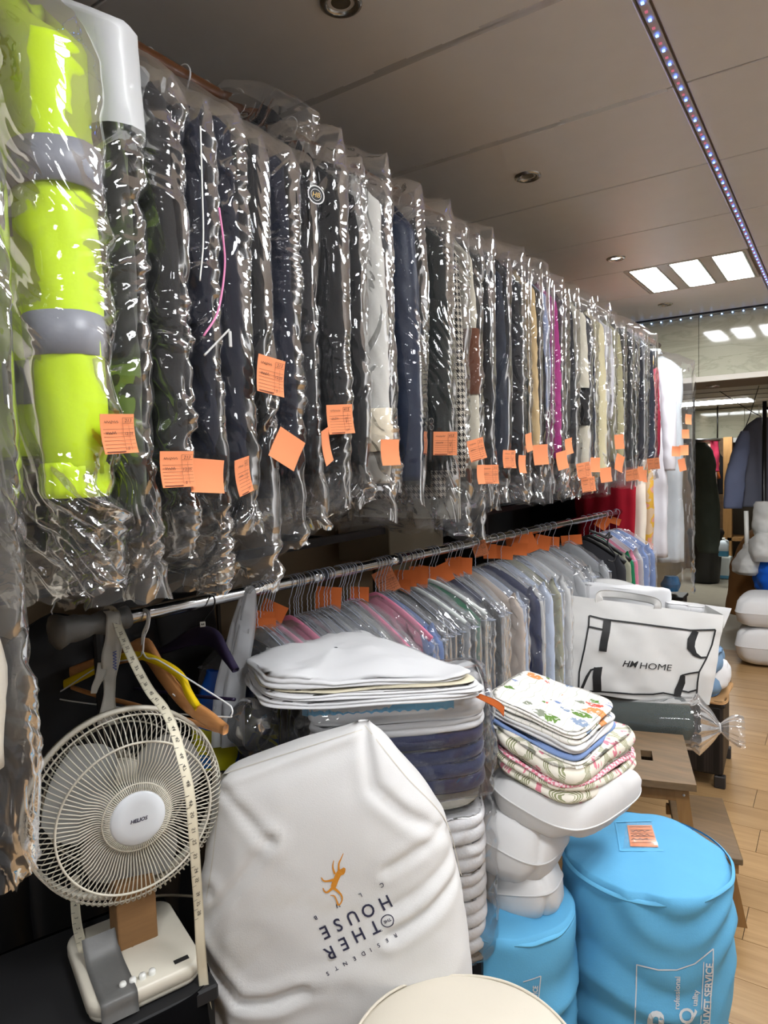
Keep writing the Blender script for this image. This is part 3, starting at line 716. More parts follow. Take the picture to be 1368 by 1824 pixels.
# (rail y, cloth, kind, sleeve length, body length, bag length, half thickness, hang offset x, label)
UP = [
 (.385, 'cream', 'long', 0, 1.05, 1.19, .045, .00, 'long cream coat in clear plastic, nearest on the upper rail'),
 (.498, 'hivis', 'jacket', .60, .66, .87, .060, .02, 'fluorescent yellow hi-vis jacket with grey reflective bands, in plastic'),
 (.598, 'camo', 'coat', .66, .84, .90, .042, .00, 'green camouflage fleece coat with white paper over its shoulders'),
 (.668, 'tweed', 'coat', .62, .76, .84, .030, .01, 'dark tweed jacket in plastic right after the camouflage coat'),
 (.722, 'navy', 'puffer', .58, .72, .90, .026, .00, 'black-navy padded jacket in plastic, tucked before the pink-corded one'),
 (.780, 'navy', 'puffer', .60, .74, .80, .034, .01, 'navy padded jacket with a pink drawcord and a zip pull'),
 (.842, 'black', 'coat', .62, .76, .90, .034, -.01, 'black jacket in plastic with a hanging orange ticket at elbow height'),
 (.915, 'navy', 'coat', .62, .80, .84, .034, .00, 'plain navy suit jacket in plastic next to the badge jacket'),
 (.975, 'charcoal', 'coat', .60, .74, .82, .026, -.01, 'slim charcoal jacket squeezed before the badge jacket'),
 (1.035, 'black', 'puffer', .60, .72, .80, .034, .02, 'black hooded jacket with a round gold monogram badge on its sleeve'),
 (1.115, 'black', 'puffer', .60, .70, .80, .036, .00, 'glossy black puffer jacket just behind the white gown'),
 (1.185, 'white', 'gown', .64, .70, .78, .030, .03, 'white gown with a lace-edged sleeve in plastic'),
 (1.262, 'charcoal', 'coat', .60, .74, .84, .028, -.02, 'dark grey jacket between the white gown and the blue leather coat'),
 (1.352, 'navyl', 'coat', .64, .78, .80, .044, .01, 'dark blue leather coat with buckle strap in plastic'),
 (1.465, 'olive', 'puffer', .62, .74, .84, .044, .01, 'dark olive puffer jacket with finely gathered sleeve'),
 (1.565, 'hound', 'coat', .64, .80, .88, .036, .00, 'black and white houndstooth wool coat'),
 (1.642, 'beige', 'patch', .62, .84, .90, .026, .01, 'beige trench coat with a brown leather elbow panel'),
 (1.700, 'black', 'coat', .62, .74, .84, .026, .01, 'black jacket in plastic after the beige trench coat'),
 (1.757, 'navy', 'coat', .60, .74, .84, .024, -.03, 'deep navy jacket set back on the upper rail'),
 (1.826, 'slate', 'coat', .62, .78, .84, .034, .00, 'slate blue suit jacket in plastic with an orange ticket'),
 (1.915, 'charcoal', 'coat', .62, .78, .84, .036, .01, 'charcoal suit jacket in plastic after the slate one'),
 (1.992, 'greenb', 'coat', .60, .74, .84, .028, .00, 'dark green-black jacket before the tan sleeve'),
 (2.052, 'tan', 'coat', .58, .70, .82, .026, .01, 'tan camel coat sleeve showing in plastic'),
 (2.118, 'black', 'coat', .64, .78, .84, .030, .01, 'black coat between the tan sleeve and the pale blue shirt'),
 (2.186, 'lilac', 'shirt', .44, .62, .80, .026, .00, 'pale blue-grey shirt beside the magenta coat'),
 (2.256, 'magenta', 'coat', .60, .72, .80, .036, .01, 'magenta wool coat in plastic'),
 (2.356, 'black', 'puffer', .62, .76, .84, .040, .00, 'black padded coat just after the magenta coat'),
 (2.462, 'charcoal', 'coat', .62, .78, .86, .042, .00, 'dark charcoal coat before the crinkled beige coat'),
 (2.572, 'beige', 'coat', .64, .80, .86, .042, .01, 'beige crinkled raincoat with dark hem panel'),
 (2.680, 'navy', 'puffer', .62, .76, .84, .042, .00, 'navy padded coat between the two beige coats'),
 (2.806, 'creamw', 'coat', .68, .82, .86, .054, .01, 'cream wool coat with full sleeve in plastic'),
 (2.945, 'whiteb', 'shirt', .44, .70, .80, .040, .00, 'white shirt in plastic behind the cream wool coat'),
 (3.070, 'khaki', 'coat', .62, .74, .82, .038, .01, 'khaki coat in plastic before the dark coats at the far end'),
 (3.175, 'black', 'coat', .62, .78, .84, .042, .01, 'black coat following the khaki coat'),
 (3.300, 'greenb', 'puffer', .62, .78, .84, .048, .00, 'shiny black-green coat near the far end of the rail'),
 (3.428, 'navy', 'coat', .62, .80, .84, .046, .01, 'dark navy coat, third before the red jacket'),
 (3.535, 'grey', 'coat', .60, .84, .84, .036, .00, 'narrow mid grey coat, second before the red jacket'),
 (3.650, 'navyl', 'coat', .62, .80, .84, .044, .01, 'smooth blue-navy coat directly before the red jacket'),
 (4.40, 'darkred', 'long', .62, 1.45, 0, .050, atY(1177, 800, 4.40)[0] - .25 - RAILX, 'dark red long gown with a black shoulder, no plastic'),
 (4.58, 'whiteb', 'coat', .70, 1.34, 0, .070, atY(1206, 800, 4.58)[0] - .25 - RAILX, 'long white overcoat hanging near the end of the rail'),
 (4.82, 'palegrey', 'long', 0, 1.40, 1.62, .085, atY(1238, 860, 4.82)[0] - .262 - RAILX, 'pale grey long gown in a wide clear bag, last on the rail'),
]
UP = [(*q[:5], (q[5] if 0 < k < 38 else (1.19 if k == 0 else q[5])), *q[6:]) for k, q in enumerate(UP)]
UG = []
for gi, (gy, ck, kind, SL, BL, GL, hb, dx, lab) in enumerate(UP):
    sd = 100 + gi; rr = np.random.default_rng(sd)
    M = Matrix.Translation((RAILX + dx, gy, RAILZ)) @ Matrix.Rotation(rr.uniform(-.07, .05), 4, 'Z')
    g = thing('bagged_garment', lab, 'garment', M=M, group='clothes on the upper rail'); UG.append(g)
    g.name = {'puffer': 'padded_jacket', 'shirt': 'hanging_shirt', 'gown': 'hanging_gown', 'long': 'long_coat', 'jacket': 'hi_vis_jacket'}.get(kind, 'hanging_coat')
    MW[g.name] = M
    if GL and gi not in (0, 16, 40): BL = min(BL, GL - .10)
    m = fb(ck); puff = .005 if kind == 'puffer' else 0.0
    put('wire_hook', HOOK, None, g, True)
    fol = .004 if kind != 'long' and gi != 39 else .016
    put('body', body_mesh(.185, hb * .86, BL, sd, .125, -.065, puff, fol, flare=1.15 if kind == 'long' else 1.0), m, g, True)
    if SL:
        for side in (1, -1):
            put('sleeve', sleeve_mesh(side, .178, .204, -.15, SL, .062 if gi == 1 else .055 if kind != 'puffer' else .058, hb * (.92 if gi == 1 else (.86 if hb < .065 else .8)), sd + side, puff, .003 if gi == 1 else (.0045 if kind != 'puffer' else .005)), m, g, True)
    # collar stub round the hook
    th = np.linspace(0, 2 * PI, 20, endpoint=False); rows = []
    for k, (rz, rr_) in enumerate(((-.085, 1.25), (-.065, 1.1), (-.048, 1.0), (-.05, .8))):
        rows.append(np.stack([.052 * rr_ * np.cos(th), hb * .75 * rr_ * np.sin(th), rz + 0 * th], -1))
    mk('collar', np.concatenate(rows), gridF(4, 20, True), m, g, True, True)
    if GL:
        amp = 1.0 if gi < 30 else .8
        near = gi < 17; put('plastic_cover', bag_mesh(.262, hb + .007, GL, sd * 3 + 1, amp=amp, nt=180 if near else 110, nth=130 if near else 90, hem=.012, f1=66.0 if near else 44.0, drop=(.155 if gi < 9 else .085 + .035 * rr.uniform()) if gi != 9 else .09), M_FILM, g, True)

def ring_band(g, side, zc, hh, x0, rx, ry, mat, name, n=26):
    th = np.arange(n) * 2 * PI / n; rows = []
    for k, (q, s) in enumerate(((-1, .99), (-.97, 1.05), (0, 1.07), (.97, 1.05), (1, .99))):
        rows.append(np.stack([side * (x0 + rx * s * np.cos(th)), ry * s * np.sin(th), zc + hh * q + 0 * th], -1))
    V = np.array(rows); V = V + .0025 * fbm(V * 22, 5)[..., None]
    return mk(name, V.reshape(-1, 3), gridF(5, n, True), mat, g, True, True)
# hi-vis trim
g = UG[1]; M_BAND = fabric('reflective_grey_band', (136, 138, 146), .4, .08, 10, 200, .2, spec=.6); M_HV = fb('hivis')
for zc in (-.372, -.575):
    for s in (1, -1): ring_band(g, s, zc, .027, .2005, .0600 - (.003 if zc > -.4 else .009), .0535 - (.003 if zc > -.4 else .009), M_BAND, 'reflective_band')
for zc in (-.42, -.63):
    n = 40; th = np.arange(n) * 2 * PI / n; c, s = np.cos(th), np.sin(th)
    rows = [np.stack([.196 * q * np.sign(c) * np.abs(c) ** .75, .0485 * q * np.sign(s) * np.abs(s) ** .8, zc + dz + 0 * th], -1) for dz, q in ((-.028, .99), (-.026, 1.02), (.026, 1.02), (.028, .99))]
    mk('reflective_band', np.concatenate(rows), gridF(4, n, True), M_BAND, g, True, True)
for s in (1, -1):
    n = 44; th = np.arange(n) * 2 * PI / n; rows = []
    for k in range(9):
        q = 1 + .045 * np.sin(th * 15 + .3 * math.sin(k)); sh = .9 if k in (0, 8) else 1.0
        rows.append(np.stack([s * (.204 + .039 * sh * q * np.cos(th)), .043 * sh * q * np.sin(th), -.15 - .585 - .045 * k / 8 + 0 * th], -1))
    mk('elastic_cuff', np.concatenate(rows), gridF(9, n, True), M_HV, g, True, True)
# white paper over the camouflage coat's shoulders
g = UG[2]; V, N, U, t = shellV(.268, .052, .255, -.035, .13, 30, 48, .6, 1.02, 1.05, .1)
V = V + N * (.004 * fbm(np.stack([U * 9, V[..., 2] * 14, 0 * U], -1), 9) + .003)[..., None]
V[-1, :, 2] += .012 * vnoise(np.stack([U[-1] * 6, 0 * U[-1], 0 * U[-1]], -1), 4)
o = mk('paper_shoulder_cover', V.reshape(-1, 3), gridF(30, 48, True), film('translucent_white_paper', haze=.78, bscale=9, bstr=.3, rough=.4), g, True, True); o['label'] = 'translucent white paper cover'
# pink and white cords, zip pull on the navy padded jacket
g = UG[5]; X_ = -.766
def cord(name, px, X, r, mat, g): return mk(name, *tubeVF(smoothpath([atX(x, y, X) for x, y in px], 24), r, 7), mat, g)
cord('pink_drawcord', [(390, 370), (398, 430), (400, 480), (388, 555), (363, 598)], X_, .0016, plain('pink_cord', (226, 130, 176), .5), g)
cord('white_drawcord', [(357, 225), (360, 330), (362, 430), (356, 500)], X_, .0012, plain('white_cord', (226, 226, 222), .5), g)
cord('zip_edge', [(364, 633), (386, 610), (408, 587)], X_, .0016, plain('zip_silver', (190, 190, 188), .4), g)
c = atX(410, 604, X_); bevel_box('zip_pull', c, (.0015, .0028, .012), plain('zip_silver', (190, 190, 188), .4), g, .0008, 1)
# hood and monogram badge
g = UG[9]; V = []; nt, nth = 16, 24
for k in range(nt):
    a = PI * k / (nt - 1); r = math.sin(a) ** .7 + .02
    V.append([(.03 + .13 * math.cos(a) + .0, .036 * r * math.cos(q), .0 - .05 * math.cos(a) + .045 * r * math.sin(q) * (1.0)) for q in np.linspace(0, 2 * PI, nth, endpoint=False)])
V = np.array(V); V = V + (.006 * fbm(V * 40, 3))[..., None]; V[..., 2] -= .035 + .35 * np.maximum(0, V[..., 0])
o = mk('hood', V.reshape(-1, 3), gridF(nt, nth, True), fabric('black_faux_fur', (26, 25, 26), 1.0, .4, 60, 120, 1.0), g, True, True); o['label'] = 'black fur-edged hood'
put('plastic_cover', bag_mesh(.20, .040, .16, 771, .11, .03, 40, 90, 1.0, .01), M_FILM, g, True)
c = atX(563, 347, -.765); n_ = np.array([.92, -.38, 0.05]); Rb = frame_from(n_)
def disc(name, c, R, r0, r1, mat, parent, off=0, n=32):
    a = np.linspace(0, 2 * PI, n, endpoint=False)
    V = np.concatenate([np.stack([r * np.cos(a), r * np.sin(a), 0 * a + off], -1) for r in (max(r0, 1e-4), r1)])
    return mk(name, V @ R.T + c, gridF(2, n, True), mat, parent, False)
bd = disc('badge', c, Rb, 0, .0165, plain('badge_black', (20, 20, 22), .6), g)
disc('badge_ring', c, Rb, .0145, .0165, plain('badge_white', (206, 206, 206), .6), bd, .0004)
disc('badge_inner_ring', c, Rb, .0095, .0102, plain('badge_white', (206, 206, 206), .6), bd, .0004)
V2, F2 = text2d('HB', 0.0, .2); mk('badge_monogram', (np.concatenate([V2 * .009, np.full((len(V2), 1), .0006)], 1)) @ Rb.T + c, F2, plain('badge_gold', (206, 172, 96), .5), bd, False)
# lace cuff, brown elbow, buckle
ring_band(UG[11], 1, -.68, .045, .204, .043, .026, fabric('ivory_lace', (226, 214, 190), .95, .2, 60, 90, 1.0), 'lace_cuff')
o = ring_band(UG[16], 1, -.49, .085, .201, .049, .024, fb('brown'), 'elbow_panel'); o['label'] = 'brown leather elbow panel'
o = ring_band(UG[28], 1, -.56, .07, .201, .049, .038, fb('black'), 'dark_panel')
cord('belt_strap', [(768, 745), (767, 775), (766, 822)], -.775, .004, M_BLACK, UG[13])
for q, yq in enumerate((750, 761)):
    c = atX(768, yq, -.772); a = np.linspace(0, 2 * PI, 16, endpoint=False)
    mk('buckle_ring', *tubeVF([c + Rb @ np.array([.006 * math.cos(t), .006 * math.sin(t), 0]) for t in a], .0012, 6, True), plain('gunmetal', (90, 88, 84), .3, .8), UG[13])
# black shoulder on the dark red gown
o = ring_band(UG[38], 1, -.175, .055, .17, .06, .05, fb('black'), 'shoulder_yoke')

# long gowns hanging lower behind, seen below the bags
for (gy, key, zt, zb, hw, hb, lab) in ((4.09, 'red', 1146, .80, .17, .05, 'red evening dress skirt showing under the plastic bags'), (4.20, 'ivory', 1166, .70, .17, .03, 'ivory long skirt beside the red dress'),
                                       (4.29, 'floralsilk', 1180, .62, .17, .028, 'yellow and pink patterned dress beside the ivory skirt')):
    g = thing('long_dress', lab, 'dress', (atY(zt, 930, gy)[0] - .22, gy, RAILZ), group='long dresses at the far end')
    if key == 'floralsilk':
        T = NT('patterned_silk'); tc = T.n('TexCoord'); n1 = T.n('TexNoise', i_Scale=14.0, i_Detail=2.0); T.l(tc.outputs['Object'], n1.inputs['Vector'])
        r = T.n('ValToRGB'); T.l(n1.outputs[0], r.inputs[0]); r.color_ramp.interpolation = 'CONSTANT'; e = r.color_ramp.elements; e[0].color = srgb(196, 170, 140); e[1].position = .45; e[1].color = srgb(206, 160, 50)
        q = e.new(.56); q.color = srgb(206, 140, 130); q = e.new(.66); q.color = srgb(176, 170, 150); bsdf(T, r.outputs[0], .5); m = T.m
    else: m = fb(key)
    put('wire_hook', HOOK, None, g, True)
    put('skirt', body_mesh(hw, hb, RAILZ - zb, 300 + int(gy * 10), .09, -.07, 0, .014, 40, 60, 1.5), m, g, True)

# ------------------------------------------------------------------ orange tickets pinned to the upper bags
TW, TH = .055, .062
def ticket_mesh(seed, print_):
    r = np.random.default_rng(seed); nx, nz = 7, 7
    u, v = np.meshgrid(np.linspace(-.5, .5, nx), np.linspace(-.5, .5, nz))
    curl = .006 * r.uniform(.4, 1.3) * (v ** 2 * 2) + .004 * r.uniform(-1, 1) * u
    V = np.stack([u * TW, v * TH, curl], -1).reshape(-1, 3)
    V2 = V.copy(); V2[:, 2] -= .0005
    F = gridF(nz, nx); n = nx * nz
    return mesh('paper_ticket', np.concatenate([V, V2]), np.concatenate([F, F[:, ::-1] + n]))
def print_mesh(seed):
    r = np.random.default_rng(seed + 50); b = MB()
    def ln(x0, y0, x1, y1, w):
        V, F = stroke([(x0, y0), ((x0 + x1) / 2, (y0 + y1) / 2), (x1, y1)], w); b.add(np.concatenate([V * [TW, TH], (.006 * .9 * 2 * (V[:, 1:] ** 2) + .0016)], 1), F)
    for k in range(6): ln(-.44, .12 - k * .095, .44, .12 - k * .095, .009)
    ln(.12, .40, .12, -.42, .009); ln(.30, .2, .30, -.42, .007); ln(.12, .4, .44, .4, .009); ln(.12, .26, .44, .26, .008); ln(-.44, -.455, .1, -.455, .03)
    return b
TK = [ticket_mesh(k, True) for k in range(4)]
for m_ in TK: m_.materials.append(M_ORANGE)
PR = []; HW = []
for k in range(4):
    b = print_mesh(k); me = mesh('printed_lines', np.concatenate(b.V), b.F, False); me.materials.append(M_INK_FAINT); PR.append(me)
    r = np.random.default_rng(k + 9); h = MB()
    words = [('213', .28, .33, .09), ('12.05', .28, .0, .08), ('5', .2, -.38, .08)] if k % 2 == 0 else [('415', .26, .33, .1), ('12', .22, .02, .08), ('5', .22, -.08, .08), ('27', .22, -.38, .08)]
    for s, x, y, hh in words:
        V, F = text2d(s, 0.0, .2); q = np.array([x * TW, y * TH]) + V * hh * TH
        h.add(np.concatenate([q, (.0108 * (q[:, 1:] / TH) ** 2 + .0019)], 1), F)
    for x0, y0, L in ((-.4, .3, .4), (-.38, .03, .3)):
        xs = np.linspace(x0, x0 + L, 22); Pq = np.stack([xs, y0 + .03 * np.sin(xs * 95 + k) + .02 * r.standard_normal(22) * .5], -1)
        V, F = stroke(Pq, .013); h.add(np.concatenate([V * [TW, TH], (.0108 * V[:, 1:] ** 2 + .0019)], 1), F)
    me = mesh('handwriting', np.concatenate(h.V), h.F, False); me.materials.append(M_INK); HW.append(me)
def ticket(px, py, w, h, rot, pr, g, X=-.760, k=None):
    c = atX(px, py, X); d = proj(c)[2]; k = (px + py) % 4 if k is None else k
    ww = w * d / FPX; hh = h * d / FPX
    yaw = math.acos(min(1, ww / TW)) if ww < TW * .93 else 0.0
    view = np.array([EYE[0] - c[0], EYE[1] - c[1], 0]); view /= np.linalg.norm(view)
    n_ = np.array([view[0] * math.cos(yaw) - view[1] * math.sin(yaw), view[0] * math.sin(yaw) + view[1] * math.cos(yaw), .05])
    R = frame_from(n_ if pr else n_) ; a = math.radians(-rot)
    Rz = np.array([[math.cos(a), -math.sin(a), 0], [math.sin(a), math.cos(a), 0], [0, 0, 1]])
    R = R @ Rz @ np.diag([1, min(1.25, max(.7, hh / TH)), 1])
    Mx = Matrix.Translation(Vector(tuple(c))) @ Matrix([list(q) for q in R]).to_4x4()
    o = put('paper_ticket', TK[k], None, g, False, M=Mx); o['label'] = 'orange laundry ticket'
    MW[o.name] = Mx
    if pr and w > 18:
        put('printed_lines', PR[k], None, o, True); put('handwriting', HW[k], None, o, True)
    return o
for (px, py, w, h, rot, pr, gi) in (
    (211, 773, 58, 70, -3, 1, 1), (316, 836, 58, 64, 0, 1, 3), (369, 848, 54, 60, 5, 0, 4), (433, 848, 22, 64, -8, 1, 5), (482, 670, 48, 66, 8, 1, 6), (511, 800, 50, 58, 30, 0, 7),
    (581, 795, 16, 62, -12, 1, 8), (606, 747, 44, 52, -3, 1, 9), (695, 806, 30, 46, 0, 0, 11), (793, 790, 40, 42, 2, 1, 13), (849, 801, 30, 38, -12, 1, 15),
    (873, 845, 30, 34, 1, 1, 16), (856, 845, 10, 34, 0, 1, 16), (907, 818, 20, 32, 2, 1, 19), (942, 788, 12, 32, -8, 0, 21), (930, 827, 10, 32, 2, 0, 20), (963, 810, 24, 36, -2, 0, 23),
    (1001, 820, 17, 32, -10, 1, 25), (1013, 795, 13, 28, -8, 1, 26), (1040, 838, 24, 28, -8, 1, 27), (1048, 863, 24, 26, -6, 1, 28), (1060, 828, 17, 26, 2, 0, 29), (1079, 846, 18, 26, -4, 0, 30),
    (1103, 787, 16, 26, -3, 0, 31), (1103, 825, 14, 30, 20, 0, 31), (1126, 846, 32, 20, -9, 1, 33), (1141, 844, 8, 26, 0, 0, 34), (1164, 826, 19, 20, -5, 1, 36), (1148, 848, 8, 22, 4, 0, 35),
    (1218, 802, 20, 18, 0, 0, 39), (1204, 804, 14, 18, 4, 0, 39), (1215, 828, 12, 22, -10, 1, 40), (1221, 773, 12, 16, 0, 0, 40), (1226, 747, 9, 18, 5, 0, 40)):
    gy_ = UP[gi][0]
    ticket(px, py, w, h, rot, pr, UG[gi], -.762 if gi < 38 else RAILX + UP[gi][7] + .275)
# ------------------------------------------------------------------ lower chrome rail
LA = atZ(120, 1122, 1.30); LB = atX(1040, 925, -1.10)
LD = LB - LA
def lrail(px):
    lo, hi = -.1, 1.6
    for _ in range(40):
        m = (lo + hi) / 2
        if proj(LA + LD * m)[0] < px: lo = m
        else: hi = m
    return LA + LD * lo
LE = lrail(1104)
lr = thing('chrome_clothes_rail', 'chrome tube clothes rail with its near end wrapped in grey tape', 'clothes rail', LA)
mk('tube', *tubeVF([LA + (LE - LA) * t for t in np.linspace(0, 1, 12)], .0165, 20), M_CHROME, lr)
dv = LD / np.linalg.norm(LD)
for px in (566, 700):
    c = lrail(px); mk('joint_collar', *tubeVF([c - dv * .03, c + dv * .03], .0182, 20), M_CHROME, lr)
# grey duct tape at the near end
s = np.linspace(-.035, .125, 14); rad = .019 + .006 * np.abs(np.sin(s * 60)) + .012 * np.clip((0.03 - s) / .06, 0, 1); rad[0] = .012
V, F = tubeVF([LA + dv * q for q in s], rad, 22); V = V + .0035 * fbm(V * 60, 4)[:, None]
o = mk('duct_tape_wrap', V, F, plain('grey_duct_tape', (104, 104, 102), .45, .0, dirt=.15, bump=.4, bscale=60), lr); o['label'] = 'crumpled grey duct tape'
for q in (.0, 1.0):
    p = LA + (LE - LA) * (.03 + .94 * q)
    bb = MB().tube([p + [-.06, 0, -.02], p + [-.06, 0, -1.29]], .012, 10); bb.tube([p + [-.06, 0, -.02], p], .008, 8); bb.make('upright_post', M_BLACKM, lr)

LH = hook_mesh(.0195, .0011, .05); LH.materials.append(M_WIRE)
def shoulder_hanger(hw=.195, drop=.115, r=.0012, bar=True):
    P1 = [(0, 0, -.096), (-.03, 0, -.104), (-hw + .01, 0, -.10 - drop), (-hw, 0, -.106 - drop), (-hw + .008, 0, -.112 - drop), (hw - .008, 0, -.112 - drop), (hw, 0, -.106 - drop), (hw - .01, 0, -.10 - drop), (.03, 0, -.104), (0, 0, -.096)]
    return mesh('wire_hanger', *tubeVF(smoothpath(P1, 46), r, 6))
WH = shoulder_hanger(); WH.materials.append(M_WIRE)
def flat_hanger(hw, drop, w, th, name='hanger_bar'):
    t = np.linspace(-1, 1, 25); z = -.098 - drop * np.abs(t) ** 1.3
    P1 = np.stack([t * hw, 0 * t, z], -1)
    V, F = tubeVF(P1, w, 8); V[:, 1] *= th / w; return mesh(name, V, F)
PINKH = flat_hanger(.195, .115, .012, .005)
PINKH.materials.append(plain('pink_plastic', (222, 130, 158), .35))
WHITEH = flat_hanger(.20, .105, .008, .005); WHITEH.materials.append(plain('white_hanger_plastic', (222, 226, 222), .35))
BLACKH = flat_hanger(.205, .12, .012, .006); BLACKH.materials.append(M_BLACK)
COVL = [bag_mesh(.195 + .006 * k, .016 + .002 * (k % 3), .60 + .02 * k, 900 + k, .115 + .008 * (k % 4), -.085, 80, 90, 1.2, .02, .9, 8.0, 36.0) for k in range(6)]
for m_ in COVL: m_.materials.append(M_FILM2)
SH = [body_mesh(.172 + .006 * k, .010 + .001 * (k % 3), .62, 700 + k, .115 + .006 * (k % 4), -.098, 0, .006, 30, 36) for k in range(6)]
SLV = [sleeve_mesh(1, .175, .188, -.175, .5, .030, .011, 720 + k, 0, .004, 22, 14) for k in range(3)]
TKL = [ticket_mesh(20 + k, False) for k in range(3)]
M_ORANGED = fabric('orange_card', (214, 112, 56), .8, .06, 20, 300, .05)
for m_ in TKL: m_.materials.append(M_ORANGED)
LC = dict(dk=(36, 36, 40), pk=(214, 130, 154), gy=(126, 128, 132), lg=(176, 178, 180), wh=(218, 218, 216), cr=(214, 208, 190), sl=(74, 84, 98), bl=(122, 146, 196), bk=(22, 22, 24),
          nv=(42, 48, 82), gn=(36, 124, 84), pb=(186, 196, 214), sg=(158, 158, 140), tp=(196, 182, 170), ch=(58, 58, 62))
WORD = dict(dk='dark grey', pk='pink', gy='mid grey', lg='light grey', wh='white', cr='cream', sl='slate blue', bl='cornflower blue', bk='black', nv='navy', gn='green', pb='pale blue', sg='sage green', tp='taupe', ch='charcoal')
ORD = ['first', 'second', 'third', 'fourth', 'fifth', 'sixth', 'seventh', 'eighth', 'ninth', 'tenth', 'eleventh', 'twelfth', 'thirteenth', 'fourteenth', 'fifteenth', 'sixteenth', 'seventeenth', 'eighteenth', 'nineteenth', 'twentieth']
# groups of hangers along the rail: (landmark phrase, [(pixel x on rail, cloth, hanger style)])
LOW = [
 ('in the cluster nearest the taped end', [(456, 'dk', 'w'), (462, 'gy', 'w'), (468, 'pk', 'w'), (474, 'dk', 'w'), (479, 'gy', 'p'), (483, 'lg', 'w')]),
 ('in the second cluster behind the stacked sheets', [(514, 'pk', 'p'), (522, 'sl', 'w'), (526, 'bk', 'w'), (530, 'ch', 'w'), (536, 'lg', 'w'), (546, 'pk', 'w'), (552, 'gy', 'w'), (559, 'lg', 'w'), (566, 'dk', 'w'), (576, 'wh', 'w'), (581, 'gy', 'w'), (587, 'sl', 'w')]),
 ('in the third cluster above the stacked sheets', [(602, 'dk', 'w'), (607, 'lg', 'w'), (611, 'cr', 'w'), (617, 'cr', 'w'), (623, 'gy', 'w'), (628, 'pk', 'p'), (638, 'wh', 'w')]),
 ('in the cluster by the printed hanging ticket', [(668, 'pk', 'p'), (674, 'bl', 'w'), (680, 'bl', 'w'), (685, 'bk', 'w'), (690, 'ch', 'w')]),
 ('in the cluster of dark shirts mid rail', [(708, 'bk', 'w'), (716, 'gy', 'w'), (727, 'ch', 'h'), (735, 'lg', 'w'), (743, 'dk', 'w'), (748, 'gy', 'w')]),
 ('in the cluster by the green hanger', [(764, 'gn', 'h'), (769, 'bk', 'w'), (775, 'cr', 'w'), (794, 'nv', 'w'), (799, 'bk', 'w'), (808, 'wh', 'w'), (815, 'dk', 'w'), (819, 'tp', 'w')]),
 ('in the far bright stretch of bagged shirts', [(836, 'tp', 'w'), (846, 'pb', 'w'), (868, 'nv', 'w'), (880, 'wh', 'w'), (892, 'pb', 'w'), (910, 'sg', 'w'), (922, 'pb', 'w'), (934, 'wh', 'w'), (957, 'lg', 'w'), (966, 'wh', 'w'), (975, 'gy', 'w'), (985, 'lg', 'w'), (1013, 'lg', 'w')]),
 ('at the far end beyond the black hangers', [(1040, 'ch', 'b'), (1050, 'sg', 'b'), (1060, 'gn', 'w'), (1068, 'pk', 'w'), (1077, 'lg', 'w'), (1085, 'bl', 'w'), (1098, 'bl', 'w')]),
]
r_ = random.Random(11); cnt = 0
LG = {}
for gi, (phrase, items) in enumerate(LOW):
    seen = {}
    for k, (px, ck, st) in enumerate(items):
        c = lrail(px); seen[ck] = k
        rz = r_.uniform(-.14, .16) + (.05 if gi < 5 else -.02)
        wd_ = {'w': 'on a wire hanger', 'p': 'on a pink hanger', 'h': 'on a white plastic hanger', 'b': 'on a black hanger'}[st]
        g = thing('bagged_shirt', f'{WORD[ck]} shirt {wd_}, {ORD[k]} {phrase}', 'shirt', c, rz, 'bagged shirts on the chrome rail')
        LG[px] = g; cnt += 1
        m = fabric('shirt_' + ck, LC[ck], .9, .08, 9, 320, .2)
        put('wire_hook', LH, None, g, True)
        put('hanger_bar', {'w': WH, 'p': PINKH, 'h': WHITEH, 'b': BLACKH}[st], None, g, True)
        me = SH[cnt % 6].copy(); me.materials.clear(); me.materials.append(m)
        put('shirt_body', me, None, g, True)
        if gi in (6, 7) or ck in ('bl',):
            s1 = SLV[cnt % 3].copy(); s1.materials.clear(); s1.materials.append(m); put('sleeve', s1, None, g, True)
        if st != 'b' and not (gi == 7): put('plastic_cover', COVL[cnt % 6], None, g, True)
        elif gi == 7 and k > 4: put('plastic_cover', COVL[cnt % 6], None, g, True)
# paper tickets by the hooks of the lower rail
def low_ticket(px, py, w, h, rot, gpx, dxm=.02, pr=False):
    g = LG[min(LG, key=lambda q: abs(q - gpx))]; c0 = lrail(gpx); X = c0[0] + dxm
    d = proj(c0)[2]; c = atD(px, py, d + .012)
    view = EYE - c; view[2] *= .4; R = frame_from(view); a = math.radians(-rot)
    Rz = np.array([[math.cos(a), -math.sin(a), 0], [math.sin(a), math.cos(a), 0], [0, 0, 1]])
    R = R @ Rz @ np.diag([w * d / FPX / TW, h * d / FPX / TH, 1])
    Mx = Matrix.Translation(Vector(tuple(c))) @ Matrix([list(q) for q in R]).to_4x4()
    o = put('paper_ticket', TK[1] if pr else TKL[(px + py) % 3], None, g, False, M=Mx); MW[o.name] = Mx
    o['label'] = 'orange laundry ticket'
    if pr: put('printed_lines', PR[1], None, o, True); put('handwriting', HW[0], None, o, True)
